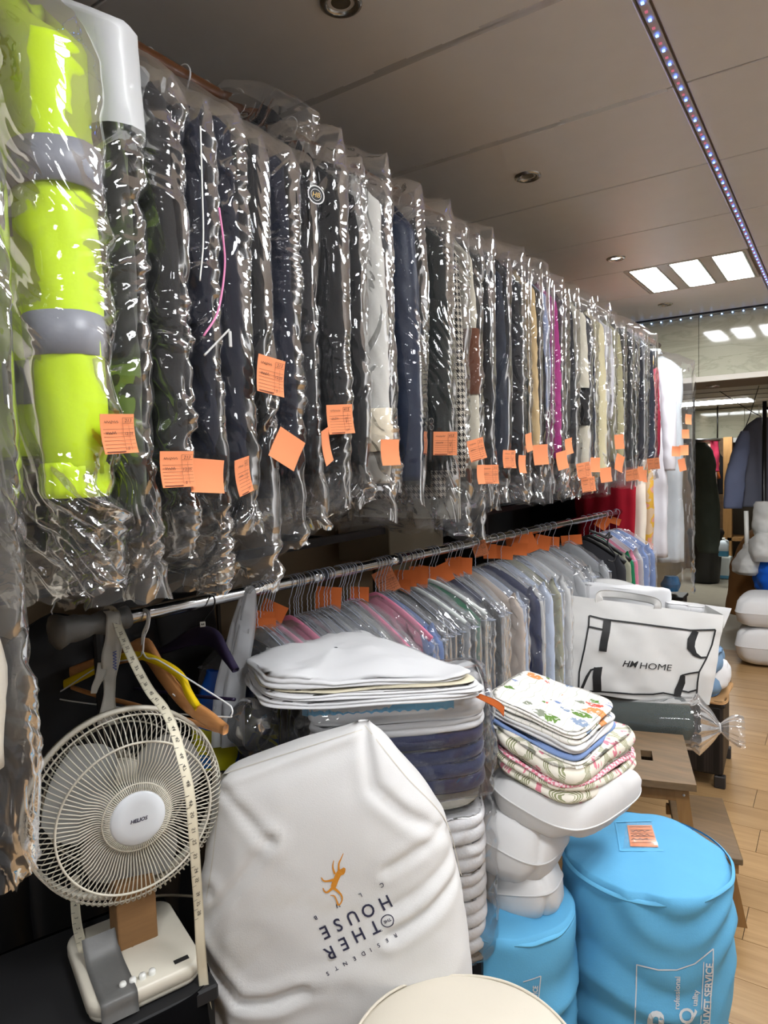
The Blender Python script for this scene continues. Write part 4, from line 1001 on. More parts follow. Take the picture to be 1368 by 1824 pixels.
for q in ((484, 1094, 46, 44, 28, 483), (468, 1106, 40, 36, 10, 462), (470, 1120, 42, 40, 5, 456), (585, 1068, 46, 46, 6, 587), (640, 1062, 34, 34, 4, 638), (722, 1030, 40, 30, 2, 716),
          (745, 1028, 34, 38, 3, 735), (716, 1046, 30, 28, 3, 708), (742, 1052, 20, 30, 6, 743), (760, 1024, 36, 32, 10, 764), (788, 1022, 34, 34, -24, 775), (806, 1012, 26, 34, 2, 799), (830, 1008, 22, 30, 3, 819),
          (812, 1010, 24, 36, -5, 808), (898, 984, 32, 24, 6, 892), (925, 978, 28, 22, 4, 910), (940, 968, 30, 34, -22, 934), (921, 962, 40, 16, -8, 922), (966, 966, 28, 26, 12, 957), (986, 968, 20, 24, 4, 985),
          (1018, 962, 36, 18, -5, 1013), (1074, 930, 22, 24, 35, 1077), (1096, 928, 18, 12, 20, 1098), (873, 982, 24, 26, 0, 868)):
    low_ticket(*q)
low_ticket(688, 1035, 38, 44, -24, 685, .02, True); low_ticket(855, 977, 26, 28, -15, 846, .02, True); low_ticket(478, 1112, 30, 16, 28, 474, .03, True)
# green sleeve roll clip and white plastic hanger end in view
c = atD(800, 1044, 1.83); 
# black hanger lying over the far cluster
Pq = [atD(x, y, 3.0) for x, y in ((1066, 950), (1078, 955), (1086, 948), (1082, 968), (1088, 978), (1096, 990), (1092, 1000), (1082, 998))]
g = thing('black_hanger', 'loose black plastic hanger hooked across the far shirts', 'hanger', Pq[0]); mk('hook', *tubeVF(smoothpath(Pq, 30), .004, 8), M_BLACK, g)
mk('arm', *tubeVF(smoothpath([atD(x, y, 3.0) for x, y in ((1050, 945), (1068, 952), (1080, 958), (1090, 955))], 16), [.006] * 16, 8), M_BLACK, g)

# ------------------------------------------------------------------ near end of the chrome rail: empty hangers, strap, carrier handles
def hang_at(px): return lrail(px)
# white cloth strap with blue handwriting
sp = hang_at(190)
g = thing('cloth_strap', 'soiled white cloth strap with blue writing draped over the taped rail end', 'strap', sp)
def ribbon(name, C_, Wv, mat, parent, th=.0012, seed=0, amp=.003, uv=False):
    """C_ centre points, Wv half-width vectors -> thin two-sided strip"""
    C_ = np.asarray(C_, float); Wv = np.asarray(Wv, float); m = len(C_); nw = 7
    q = np.linspace(-1, 1, nw)
    T = np.gradient(C_, axis=0); N = np.cross(T, Wv); N /= np.linalg.norm(N, axis=1)[:, None] + 1e-9
    V = C_[:, None] + q[None, :, None] * Wv[:, None]
    V = V + N[:, None] * (amp * vnoise(V * 30, seed))[..., None]
    V2 = V - N[:, None] * th
    F = gridF(m, nw); n = m * nw
    side = []
    for i in range(m - 1):
        for j in (0, nw - 1): side.append((i * nw + j, (i + 1) * nw + j, n + (i + 1) * nw + j, n + i * nw + j))
    return mk(name, np.concatenate([V.reshape(-1, 3), V2.reshape(-1, 3)]), np.concatenate([F, F[:, ::-1] + n, np.array(side)]), mat, parent)
d0 = proj(sp)[2]
pts = smoothpath([atD(193, 1096, d0 + .02), atD(196, 1086, d0 - .005), atD(202, 1098, d0 - .03), atD(201, 1140, d0 - .03), atD(196, 1190, d0 - .025), atD(194, 1240, d0 - .02), atD(192, 1290, d0 - .02)], 40)
wv = np.array([RGT * (.016 + .006 * math.sin(k * .35) * (k / 40)) for k in range(40)])
st = ribbon('strap_cloth', pts, wv, fabric('soiled_white_cotton', (214, 212, 204), .9, .1, 20, 300, .2), g, .0015, 3, .006)
b = MB(); xs = np.linspace(0, 1, 34)
Vv, Ff = stroke(np.stack([205 + 3.5 * np.sin(xs * 40), 1193 - 34 * xs], -1), 1.3); decal('handwriting', [(Vv, Ff)], bvh_of(st), plain('blue_pen', (52, 84, 176), .7), g, .0015, 0, d0 - .03)
pts = smoothpath([atD(184, 1180, d0 - .02), atD(178, 1205, d0 - .03), atD(170, 1222, d0 - .03), atD(166, 1236, d0 - .025)], 16)
ribbon('strap_knot_tail', pts, np.array([RGT * (.012 - .0004 * k) for k in range(16)]), fabric('soiled_white_cotton', (214, 212, 204)), g, .0015, 8, .005)
# wooden, yellow and wire hangers sharing one hook place
def px_tube(name, pts, D, r, mat, g, n=40, flat=None):
    Pp = smoothpath([atD(x, y, D if np.isscalar(D) else D[k]) for k, (x, y) in enumerate(pts)], n)
    V, F = tubeVF(Pp, r, 10); return mk(name, V, F, mat, g)
hp = hang_at(255); dh = proj(hp)[2]
g = thing('wooden_hanger', 'broad varnished wooden suit hanger with trouser bar', 'hanger', hp)
t_ = np.linspace(0, 1, 40)
def board(name, pts, D, half_h, thick, mat, g, n=36):
    """flat curved board: pixel centre line at depths D, half height profile"""
    Pp = smoothpath([atD(x, y, D[k]) for k, (x, y) in enumerate(pts)], n); hh = np.interp(np.linspace(0, 1, n), np.linspace(0, 1, len(half_h)), half_h)
    T = np.gradient(Pp, axis=0); T /= np.linalg.norm(T, axis=1)[:, None]; up = np.array([0, 0, 1.0]); U = up - (T @ up)[:, None] * T; U /= np.linalg.norm(U, axis=1)[:, None]; W_ = np.cross(T, U)
    a = np.arange(12) * 2 * PI / 12; cc = np.sign(np.cos(a)) * np.abs(np.cos(a)) ** .5; ss = np.sign(np.sin(a)) * np.abs(np.sin(a)) ** .5
    V = Pp[:, None] + hh[:, None, None] * cc[None, :, None] * U[:, None] + thick * ss[None, :, None] * W_[:, None]
    F = [tuple(f) for f in gridF(n, 12, True)] + [tuple(range(12)), tuple((n - 1) * 12 + j for j in range(12))[::-1]]
    return mk(name, V.reshape(-1, 3), F, mat, g)
board('shoulder_bar', [(94, 1208), (150, 1190), (205, 1172), (240, 1160), (262, 1158), (290, 1200), (330, 1250), (372, 1280), (402, 1300)], [dh + .16, dh + .1, dh + .05, dh + .01, dh, dh - .05, dh - .1, dh - .14, dh - .17], [.010, .014, .016, .022, .026, .02, .017, .016, .01], .007, M_HANGWOOD, g)
px_tube('trouser_bar', [(98, 1214), (170, 1238), (240, 1256), (330, 1282), (388, 1300)], [dh + .15, dh + .09, dh + .02, dh - .07, dh - .14], .0055, M_HANGWOOD, g)
px_tube('wire_hook', [(245, 1090), (254, 1086), (262, 1094), (261, 1110), (254, 1128), (252, 1150)], [dh + .02, dh - .01, dh - .03, dh - .03, dh - .015, dh], .0018, M_WIREW, g)
px_tube('bar_clip', [(307, 1236), (315, 1240), (325, 1232)], [dh - .09] * 3, .0014, plain('zip_silver', (190, 190, 188), .4), g, 12)
g = thing('yellow_hanger', 'yellow plastic hanger in front of the wooden one', 'hanger', hp)
board('shoulder_bar', [(96, 1228), (130, 1212), (180, 1188), (220, 1170), (252, 1168), (290, 1182), (322, 1205), (336, 1235), (353, 1261)], [dh + .13, dh + .1, dh + .05, dh + .0, dh - .03, dh - .06, dh - .09, dh - .11, dh - .13], [.010, .010, .009, .008, .008, .008, .009, .010, .007], .006, plain('yellow_plastic', (224, 190, 16), .3), g)
px_tube('wire_hook', [(247, 1091), (257, 1087), (264, 1096), (262, 1116), (256, 1130), (254, 1166)], [dh + .015, dh - .015, dh - .035, dh - .035, dh - .03, dh - .03], .0016, M_WIREW, g)
g = thing('wire_hanger', 'thin white wire hanger in front of the yellow hanger', 'hanger', hp)
px_tube('wire_frame', [(254, 1160), (244, 1172), (180, 1186), (120, 1224), (102, 1236), (100, 1244), (180, 1256), (300, 1270), (400, 1277), (412, 1274), (413, 1262), (400, 1250), (330, 1206), (282, 1176), (262, 1172), (254, 1160)],
        [dh - .04, dh - .03, dh + .03, dh + .09, dh + .11, dh + .11, dh + .03, dh - .07, dh - .16, dh - .17, dh - .17, dh - .16, dh - .11, dh - .07, dh - .05, dh - .04], .0016, M_WIREW, g, 120)
px_tube('wire_hook', [(250, 1089), (259, 1085), (267, 1095), (264, 1118), (257, 1136), (255, 1160)], [dh + .01, dh - .02, dh - .04, dh - .045, dh - .04, dh - .04], .0016, M_WIREW, g)
# dark purple moulded hanger with size cube
hq = hang_at(375); dq = proj(hq)[2]
g = thing('purple_hanger', 'dark purple moulded hanger with a white size cube reading 44', 'hanger', hq)
board('shoulder_bar', [(272, 1166), (310, 1150), (340, 1136), (362, 1132), (385, 1140), (402, 1166), (420, 1194)], [dq + .1, dq + .05, dq + .02, dq, dq - .03, dq - .06, dq - .09], [.006, .012, .020, .024, .022, .014, .006], .008, plain('dark_purple_plastic', (44, 36, 62), .35), g)
px_tube('hook', [(352, 1064), (358, 1056), (372, 1056), (382, 1066), (380, 1082), (366, 1100), (361, 1116)], [dq + .02, dq + .01, dq - .01, dq - .025, dq - .025, dq - .01, dq], .002, M_BLACK, g)
c = atD(361, 1112, dq - .006); Rc = frame_from(EYE - c)
bevel_box('size_cube', c, (.0062, .0062, .0062), M_WHITEP, g, .001, 1, R=Rc)
V2, F2 = text2d('44', .02); mk('size_number', np.concatenate([V2 * .0058, np.full((len(V2), 1), .0068)], 1) @ Rc.T + c, F2, M_PRINTK, g, False)
px_tube('trouser_bar', [(238, 1226), (330, 1238), (418, 1246)], [dq + .12, dq + .02, dq - .08], .004, plain('dark_purple_plastic', (44, 36, 62), .35), g)
# white carrier bag handles hanging from the rail
hw_ = hang_at(440); dw = proj(hw_)[2]
g = thing('carrier_bag', 'white plastic carrier bag with long stretched handles tied on the chrome rail', 'bag', hw_)
M_CARR = film('white_carrier_plastic', haze=.6, bscale=9, bstr=.5, rough=.3)
for k, (x0, x1, x2, w0, w1) in enumerate(((437, 424, 402, .004, .022), (446, 438, 420, .004, .02), (438, 430, 414, .003, .016))):
    pts = smoothpath([atD(x0 - 6, 1058, dw + .02), atD(x0, 1046, dw - .01), atD(x0 + 1, 1062, dw - .025), atD(x1, 1130, dw - .03), atD(x2, 1230, dw - .03), atD(x2 - 4, 1330, dw - .02)], 40)
    ww_ = np.interp(np.arange(40), [0, 8, 22, 40], [w0, w0, w1, w1 * 1.3])
    ribbon('handle', pts, np.array([RGT * q + FWD * q * .3 for q in ww_]), M_CARR, g, .0006, 40 + k, .006)
# blue and yellow printed bag below
g = thing('printed_bag', 'blue and yellow printed plastic bag hanging behind the fan', 'bag', atD(380, 1280, dw + .02))
T = NT('blue_yellow_print'); tc = T.n('TexCoord'); n1 = T.n('TexNoise', i_Scale=7.0, i_Detail=1.0); T.l(tc.outputs['Object'], n1.inputs['Vector']); r = T.n('ValToRGB'); r.color_ramp.interpolation = 'CONSTANT'; T.l(n1.outputs[0], r.inputs[0])
e = r.color_ramp.elements; e[0].color = srgb(24, 84, 176); e[1].position = .56; e[1].color = srgb(206, 200, 30); q_ = e.new(.68); q_.color = srgb(30, 110, 190); bsdf(T, r.outputs[0], .3)
rows = []
for k in range(20):
    f = k / 19; c = atD(378 + 6 * f, 1196 + 170 * f, dw + .03); a = np.arange(24) * 2 * PI / 24; w = .02 + .04 * math.sin(f * PI * .6)
    rows.append(c + np.cos(a)[:, None] * RGT * w + np.sin(a)[:, None] * FWD * w * .5)
V = np.array(rows); V = V + .008 * fbm(V * 25, 6)[..., None]; mk('bag_film', V.reshape(-1, 3), gridF(20, 24, True), T.m, g)
# tape measure: front run over the fan, back run to the fan base
tp = hang_at(200); dt = proj(tp)[2]
g = thing('tape_measure', 'cream dressmaker tape measure hung over the rail in front of the fan', 'tape measure', tp)
def tape(name, px, D, ns, rev=False, n=130, W_=.0085):
    C_ = smoothpath([atD(x, y, D[k]) for k, (x, y) in enumerate(px)], n); T = np.gradient(C_, axis=0); T /= np.linalg.norm(T, axis=1)[:, None]
    view = C_ - EYE; Wd = np.cross(T, view); Wd /= np.linalg.norm(Wd, axis=1)[:, None]
    tw = .5 * vnoise(np.stack([np.arange(n) * .05, np.zeros(n), np.zeros(n)], -1), 5); N = np.cross(Wd, T)
    Wd = Wd * np.cos(tw)[:, None] + N * np.sin(tw)[:, None]
    o = ribbon(name, C_, Wd * W_, M_PAPERTAPE, g, .0005, 2, .0)
    L = np.concatenate([[0], np.cumsum(np.linalg.norm(np.diff(C_, axis=0), axis=1))]); b = MB()
    N = np.cross(T, Wd); N *= -np.sign((N * view).sum(1))[:, None]
    def atL(s, off):
        i = min(np.searchsorted(L, s), n - 1); return C_[i] + N[i] * .001, T[i], Wd[i]
    step = .0254; s = .008; k = 0
    while s < L[-1] - .012 and k < len(ns):
        c, t3, w3 = atL(s, 0); V, F = text2d(str(ns[k]), 0.0); hh = .0085
        # numbers read along the tape
        b.add(c + (V[:, :1] * t3 * hh * .9 + V[:, 1:] * -w3 * hh * .75) * (1), F)
        c2, t4, w4 = atL(s + step / 2, 0); b.add([c2 - w4 * W_ - t4 * .0004, c2 - w4 * W_ * .2 - t4 * .0004, c2 - w4 * W_ * .2 + t4 * .0004, c2 - w4 * W_ + t4 * .0004], [(0, 1, 2, 3)])
        s += step; k += 1
    b.make(name + '_numbers', M_PRINTK, g); return o
fd = 1.27
tape('front_run', [(188, 1094), (193, 1086), (203, 1092), (212, 1120), (232, 1165), (252, 1205), (270, 1235), (292, 1262), (310, 1300), (324, 1350), (336, 1400), (342, 1450), (346, 1500), (350, 1560), (354, 1620), (357, 1680), (361, 1730), (366, 1780), (371, 1815)],
     [dt + .02, dt - .005, dt - .03, dt - .05, dt - .1, dt - .13, dt - .17, dt - .2, dt - .24, dt - .27, dt - .28, dt - .28, dt - .27, dt - .25, dt - .22, dt - .2, dt - .18, dt - .17, dt - .16], list(range(29, 59)))
tape('back_run', [(134, 1560), (134, 1610), (138, 1650), (148, 1690), (162, 1716)], [dt + .0, dt - .04, dt - .08, dt - .13, dt - .16], [6, 5, 4, 3, 2, 1], n=50)
# ------------------------------------------------------------------ soft-goods builders
def bil(C, u, v):
    C = np.asarray(C, float); u = u[..., None]; v = v[..., None]
    return (1 - u) * (1 - v) * C[0] + u * (1 - v) * C[1] + u * v * C[2] + (1 - u) * v * C[3]
def slab(name, C4, h, mat, parent=None, layers=2, seed=1, p=5.0, lip=.008, topn=.006, wav=.006, ns=132, rag=.006, dome=.0, nr=12, dropfn=None):
    """folded cloth block: C4 = base corners (3D), h = thickness, rounded layered edges"""
    C4 = np.asarray(C4, float); a = np.arange(ns) * 2 * PI / ns
    c, s = np.cos(a), np.sin(a); bu = np.sign(c) * np.abs(c) ** (2 / p); bv = np.sign(s) * np.abs(s) ** (2 / p)
    size = np.linalg.norm(C4[0] - C4[2]) / 2
    prof = [(q, 0.0, -1) for q in np.linspace(.05, .96, 5)]
    nl = layers * 7
    for k in range(nl + 1):
        f = k / nl; lay = min(int(f * layers), layers - 1); ph = f * layers - lay
        e = 1 - (lip / size) * (1 - math.sqrt(max(0, math.sin(PI * min(max(ph, .04), .96))))) - (.004 / size if ph in (0, 1) else 0)
        prof.append((e, f, lay))
    prof += [(q, 1.0, 99) for q in np.linspace(.965, .02, nr)]
    V = np.zeros((len(prof), ns, 3)); UVc = np.zeros((len(prof), ns, 2))
    Lu = np.linalg.norm(C4[1] - C4[0]); Lv = np.linalg.norm(C4[3] - C4[0])
    for k, (r, f, lay) in enumerate(prof):
        rr = np.full(ns, r)
        if 0 <= lay < 99: rr = rr + rag / size * vnoise(np.stack([bu * 2.5, bv * 2.5, np.full(ns, lay * 5.3 + seed)], -1), seed)
        u = .5 + .5 * bu * rr; v = .5 + .5 * bv * rr
        P = bil(C4, u, v)
        wz = wav * vnoise(np.stack([P[:, 0] * 9, P[:, 1] * 9, np.full(ns, seed * 1.0)], -1), seed + 3)
        tn = topn * f * fbm(np.stack([P[:, 0] * 14, P[:, 1] * 14, np.full(ns, seed * 2.0)], -1), seed + 7)
        P[:, 2] += h * f + wz + tn + dome * f * (1 - r * r)
        if dropfn is not None: P[:, 2] -= dropfn(u, v)
        V[k] = P; UVc[k] = np.stack([u * Lu + (f * h) * bu, v * Lv + (f * h) * bv], -1)
    V = V.reshape(-1, 3)
    return mk(name, V, gridF(len(prof), ns, True), mat, parent, True, uv=UVc.reshape(-1, 2))
def cushion(name, C4, th, mat, parent=None, seed=1, n=44, k=2.4, wr=.02, seam=True, pw=.4, rnd=3.4):
    C4 = np.asarray(C4, float); g = np.linspace(-1, 1, n); U, Vv = np.meshgrid(g, g, indexing='ij')
    w = ((1 - np.abs(U) ** k) * (1 - np.abs(Vv) ** k)).clip(0) ** pw
    sh = 1 - .05 * (1 - (1 - np.abs(U) ** 2) * .0) * 0
    pin = 1 - .06 * (np.abs(U) ** 4) * (1 - np.abs(Vv) ** 2) ; pin2 = 1 - .06 * (np.abs(Vv) ** 4) * (1 - np.abs(U) ** 2)
    rq = (np.abs(U) ** rnd + np.abs(Vv) ** rnd) ** (1 / rnd); mx = np.maximum(np.maximum(np.abs(U), np.abs(Vv)), 1e-6); q_ = np.where(mx > 1e-5, mx / np.maximum(rq, 1e-6), 1.0)
    P = bil(C4, .5 + .5 * U * pin2 * q_, .5 + .5 * Vv * pin * q_)
    nrm = np.cross(C4[1] - C4[0], C4[3] - C4[0]); nrm /= np.linalg.norm(nrm); nrm = nrm if nrm[2] > 0 else -nrm
    Q = np.stack([P[..., 0] * 7, P[..., 1] * 7, P[..., 2] * 7 + seed], -1)
    edge = (1 - w).clip(0, 1)
    d1 = wr * fbm(Q, seed, 3) * (.4 + edge) ; d2 = wr * fbm(Q + 9, seed + 4, 3) * (.4 + edge)
    cr_ = .007 * (1 - np.abs(fbm(Q * 2.6, seed + 21, 2)) * 2.2).clip(0, 1) ** 2 * (.25 + edge); d1 = d1 - cr_; d2 = d2 - cr_
    top = P + nrm * ((th / 2 * w) + d1 * (w > .02))[..., None]; bot = P - nrm * ((th / 2 * w) + d2 * (w > .02))[..., None]
    F = gridF(n, n)
    o = mk(name, np.concatenate([top.reshape(-1, 3), bot.reshape(-1, 3)]), np.concatenate([F, F[:, ::-1] + n * n]), mat, parent, True)
    if seam:
        bd = np.concatenate([P[:, 0], P[-1, 1:], P[::-1, -1][1:], P[0, ::-1][1:-1]])
        mk('piped_seam', *tubeVF(bd, .0022, 6, True), mat, o)
    return o
def wrap(name, C4, z0, h, mat, parent, seed, amp=1.0, ns=190, nt=56, p=7.0, twist=.0):
    """tight clear film round a block: sharp stretched creases"""
    C4 = np.asarray(C4, float); a = np.arange(ns) * 2 * PI / ns; c, s = np.cos(a), np.sin(a); bu = np.sign(c) * np.abs(c) ** (2 / p); bv = np.sign(s) * np.abs(s) ** (2 / p)
    per = np.cumsum(np.linalg.norm(np.diff(bil(C4, .5 + .5 * bu, .5 + .5 * bv), axis=0, prepend=bil(C4, .5 + .5 * bu[-1:], .5 + .5 * bv[-1:])), axis=1))
    f = np.linspace(0, 1, nt); R = np.concatenate([[.02, .5, .9], np.full(nt, 1.0), [.9, .6, .3, .02]]); Z = np.concatenate([[0, 0, 0], f * h, [h] * 4])
    R[3:3 + nt] += -.03 * np.abs(2 * f - 1) ** 6
    U = np.broadcast_to(per[None], (len(R), ns)); ZZ = np.broadcast_to(Z[:, None], U.shape)
    d = .026 * crumple(U * .8, ZZ * 1.2, seed, 6, 9, 34) * amp + .016 * crumple(U * 1.6, ZZ * .35, seed + 3, 5, 7, 30) * amp
    V = np.zeros((len(R), ns, 3))
    for k in range(len(R)):
        V[k] = bil(C4, .5 + .5 * bu * R[k], .5 + .5 * bv * R[k]); V[k, :, 2] = z0 + Z[k]
    ctr = V.reshape(-1, 3).mean(0); N = V - ctr; N[..., 2] = 0; N /= np.linalg.norm(N, axis=-1, keepdims=True) + 1e-9
    side = np.zeros(len(R)); side[3:3 + nt] = 1; V = V + N * ((d * .8 + .006) * side[:, None])[..., None]; V[..., 2] += (1 - side)[:, None] * .4 * np.abs(d) * (ZZ > h * .5)
    return mk(name, V, gridF(len(R), ns, True), mat, parent)
def row_body(name, rows, mat, parent=None, ny=90, nth=96, p=2.6, seed=1, wr=.006, creases=(), fr=9):
    """soft sack: rows of (pixel y, x left, x right, depth, half thickness)"""
    R = np.array(rows, float); y = np.linspace(R[0, 0], R[-1, 0], ny); I = [np.interp(y, R[:, 0], R[:, k]) for k in range(1, 5)]
    ker = np.array([1, 2, 3, 2, 1.]) / 9
    sm = lambda q: np.convolve(np.pad(q, 2, mode='edge'), ker, 'valid')
    I = [sm(q) for q in I]
    a = np.arange(nth) * 2 * PI / nth; c, s = np.cos(a), np.sin(a); cx = np.sign(c) * np.abs(c) ** (2 / p); cs = np.sign(s) * np.abs(s) ** (2 / p)
    V = np.zeros((ny, nth, 3))
    for k in range(ny):
        xm, hw, D, ht = (I[0][k] + I[1][k]) / 2, (I[1][k] - I[0][k]) / 2, I[2][k], I[3][k]
        C_ = atD(xm, y[k], D); dep = ht * cs
        for j in range(nth):
            px = xm + hw * cx[j]; dd = dep[j]
            for (pts, amp, wid) in creases:
                if cs[j] > 0:
                    q = np.array([px, y[k]]); best = 1e9
                    for m in range(len(pts) - 1):
                        A, B = np.array(pts[m], float), np.array(pts[m + 1], float); t = np.clip((q - A) @ (B - A) / ((B - A) @ (B - A)), 0, 1); e = np.linalg.norm(q - A - t * (B - A)); best = min(best, e)
                    if best < wid * 4: dd -= amp * (math.exp(-(best / wid) ** 2) - .5 * math.exp(-((best - 2 * wid) / (1.3 * wid)) ** 2))
            V[k, j] = C_ + RGT * (hw * cx[j] * D / FPX) - FWD * dd
    Nn = (c[None, :, None] * RGT - s[None, :, None] * FWD)
    V = V + Nn * (wr * fbm(V * fr, seed, 3))[..., None]
    n0 = ny * nth; Vc = np.concatenate([V.reshape(-1, 3), V[0].mean(0)[None], V[-1].mean(0)[None]])
    F = [tuple(f) for f in gridF(ny, nth, True)] + [(j, (j + 1) % nth, n0) for j in range(nth)] + [((ny - 1) * nth + j, (ny - 1) * nth + (j + 1) % nth, n0 + 1) for j in range(nth)]
    return mk(name, Vc, F, mat, parent)

# ------------------------------------------------------------------ black table and fan
E_F = np.array([FWD[0], FWD[1], 0]); E_F /= np.linalg.norm(E_F); E_R = np.array([RGT[0], RGT[1], 0]); E_R /= np.linalg.norm(E_R)
CF = atD(232, 1437, 1.25); ya = math.radians(35)
FN = -E_F * math.cos(ya) + E_R * math.sin(ya); FHZ = E_R * math.cos(ya) + E_F * math.sin(ya)
RF = np.stack([FHZ, [0, 0, 1], FN], 1)
ZB = .682
BCn = CF + FN * .015; BCn[2] = ZB; TCn = BCn - FHZ * .085 - FN * .04
t = thing('low_table', 'black draped table under the fan', 'table', (TCn[0], TCn[1], 0))
RT = np.stack([FHZ, -FN, [0, 0, 1]], 1)
bevel_box('table_top', TCn + [0, 0, -.016], (.185, .165, .0145), plain('matt_black_board', (18, 18, 20), .7), t, .004, 1, RT)
for sx in (-1, 1):
    for sy in (-1, 1):
        q = TCn + FHZ * sx * .16 + FN * sy * .14; MB().box((q[0], q[1], (ZB - .03) / 2), (.016, .016, (ZB - .03) / 2)).make('leg', M_BLACKM, t)
ang = np.linspace(0, 2 * PI, 120, endpoint=False); pz = np.linspace(ZB - .004, .06, 16); V = []
for k, z in enumerate(pz):
    f = k / 15; rx, ry = .19 + .004 * f, .172 + .004 * f
    w = 1 + f * .05 * np.sin(ang * 17 + np.sin(ang * 3) * 2)
    V.append(TCn[None] * [1, 1, 0] + (np.sign(np.cos(ang)) * np.abs(np.cos(ang)) ** .35 * rx * w)[:, None] * FHZ + (np.sign(np.sin(ang)) * np.abs(np.sin(ang)) ** .35 * ry * w)[:, None] * FN + np.array([0, 0, z]))
V.insert(0, np.array([(p - (TCn * [1, 1, 0])) * [.98, .98, 0] + TCn * [1, 1, 0] + [0, 0, ZB - .0005] for p in V[0]]))
mk('black_cloth', np.concatenate(V), gridF(17, 120, True), fabric('black_drape', (9, 9, 10), 1.0, .2, 6, spec=.05), t)

t = thing('desk_fan', 'cream oscillating desk fan with round wire grille and brown boxed neck', 'fan', (BCn[0], BCn[1], ZB))
def fl_(P): return np.asarray(P, float) @ RF.T + CF
NW = 104; GR = .172
prof_f = [(.046, .052), (.056, .049), (.066, .040), (.074, .040), (.10, .052), (.135, .047), (.158, .034), (.168, .020), (.172, .004), (.172, -.03)]
b = MB()
for k in range(NW):
    a = 2 * PI * k / NW; b.tube(fl_([(r * math.cos(a), r * math.sin(a), z) for r, z in prof_f]), .00115, 5)
for r, z, w in ((.135, .0485, .0022), (.172, .004, .0018), (.060, .046, .0016)):
    b.tube(fl_([(r * math.cos(a), r * math.sin(a), z) for a in np.linspace(0, 2 * PI, 72, endpoint=False)]), w, 6, True)
b.make('front_grille', M_FANW, t, True)
b = MB()
for k in range(72):
    a = 2 * PI * k / 72; b.tube(fl_([(r * math.cos(a), r * math.sin(a), z) for r, z in ((.172, -.03), (.170, -.05), (.14, -.075), (.06, -.085))]), .00115, 5)
for r, z, w in ((.135, -.077, .0018), (.06, -.085, .002)):
    b.tube(fl_([(r * math.cos(a), r * math.sin(a), z) for a in np.linspace(0, 2 * PI, 64, endpoint=False)]), w, 6, True)
b.make('rear_grille', M_FANW, t, True)
lathe('rim_band', [(.171, -.036), (.178, -.037), (.179, -.022), (.171, -.021), (.171, -.036)], M_FANW, t, 96, CF, RF)
bd = lathe('badge', [(.0001, .0585), (.03, .058), (.045, .0555), (.0485, .052), (.0485, .046), (.0001, .046)], plain('badge_white_plastic', (222, 226, 230), .35), t, 64, CF, RF)
V2, F2 = text2d('HELIOS', .03, .25); mk('lettering', fl_(np.concatenate([V2 * .0066, np.full((len(V2), 1), .0592)], 1)), F2, plain('navy_print', (30, 26, 60), .5), bd, False)
M_BLADE = plain('grey_blade_plastic', (150, 150, 146), .35, dirt=.15)
for k in range(3):
    a0 = 2 * PI * k / 3 + .5; rows = []
    for i, r in enumerate(np.linspace(.03, .15, 9)):
        f = i / 8; half = .35 + .55 * math.sin(PI * min(1, f * .85 + .1))
        rows.append([(r * math.cos(a0 + q * half), r * math.sin(a0 + q * half), -.012 + .022 * q) for q in np.linspace(-1, 1, 9)])
    V = np.array(rows).reshape(-1, 3); V2_ = V - [0, 0, .002]; F = gridF(9, 9)
    mk('blade', fl_(np.concatenate([V, V2_])), np.concatenate([F, F[:, ::-1] + 81]), M_BLADE, t)
lathe('blade_hub', [(.0001, .012), (.02, .011), (.032, .0), (.034, -.03), (.0001, -.03)], M_BLADE, t, 32, CF, RF)
lathe('motor_housing', [(.0001, -.075), (.055, -.077), (.062, -.09), (.058, -.15), (.045, -.175), (.0001, -.18)], M_FANW, t, 40, CF, RF)
NK = CF - FN * .075
RN = np.stack([FHZ, -FN, [0, 0, 1]], 1)
zt = CF[2] - .02; zb = ZB + .05
o = bevel_box('boxed_neck', (NK[0] + FN[0] * .045, NK[1] + FN[1] * .045, (CF[2] - .16 + zb) / 2 + .0), (.036, .034, (CF[2] - .16 - zb) / 2 + .02), wood('brown_packing_card', (126, 92, 56), (146, 108, 68), (3, 3, 30), .7), t, .004, 2, RN); o['label'] = 'brown cardboard wrapped neck'
MB().tube([NK + [0, 0, -.2], NK], .018, 12).make('neck_stem', M_FANW, t, True)
# base
def rr_prism(name, c, R, hx, hy, z0, z1, rad, mat, parent, bev=.008, n=10):
    pts = []
    for sx, sy, a0 in ((1, 1, 0), (-1, 1, PI / 2), (-1, -1, PI), (1, -1, 1.5 * PI)):
        for q in np.linspace(0, PI / 2, n): pts.append((sx * (hx - rad) + rad * math.cos(a0 + q), sy * (hy - rad) + rad * math.sin(a0 + q)))
    pts = np.array(pts); m = len(pts); rows = []
    for f, z in ((.96, z0), (1.0, z0 + bev * .4), (1.0, z1 - bev), (.985, z1 - bev * .3), (.95, z1)):
        rows.append(np.concatenate([pts * (1 - (1 - f)), np.full((m, 1), z)], 1))
    rows.append(np.concatenate([pts * .02, np.full((m, 1), z1 + .0006)], 1)); rows.insert(0, np.concatenate([pts * .02, np.full((m, 1), z0)], 1))
    V = np.array(rows).reshape(-1, 3) @ np.asarray(R).T + np.asarray(c)
    return mk(name, V, gridF(len(rows), m, True), mat, parent)
BB = np.array([BCn[0], BCn[1], 0]) - FN * .012 - FHZ * .012
ba = rr_prism('base', BB, RN, .098, .115, ZB + .012, ZB + .038, .035, M_FANW, t)
rr_prism('base_skirt', BB, RN, .094, .111, ZB + .002, ZB + .014, .033, M_FANW, t, .003)
for k in range(4):
    c = BB + FN * .092 + FHZ * (-.040 + k * .0165) + np.array([0, 0, ZB + .038]); lathe('button', [(.006, -.001), (.0062, .005), (.0052, .008), (.0001, .0084)], M_WHITEP, ba, 18, c)
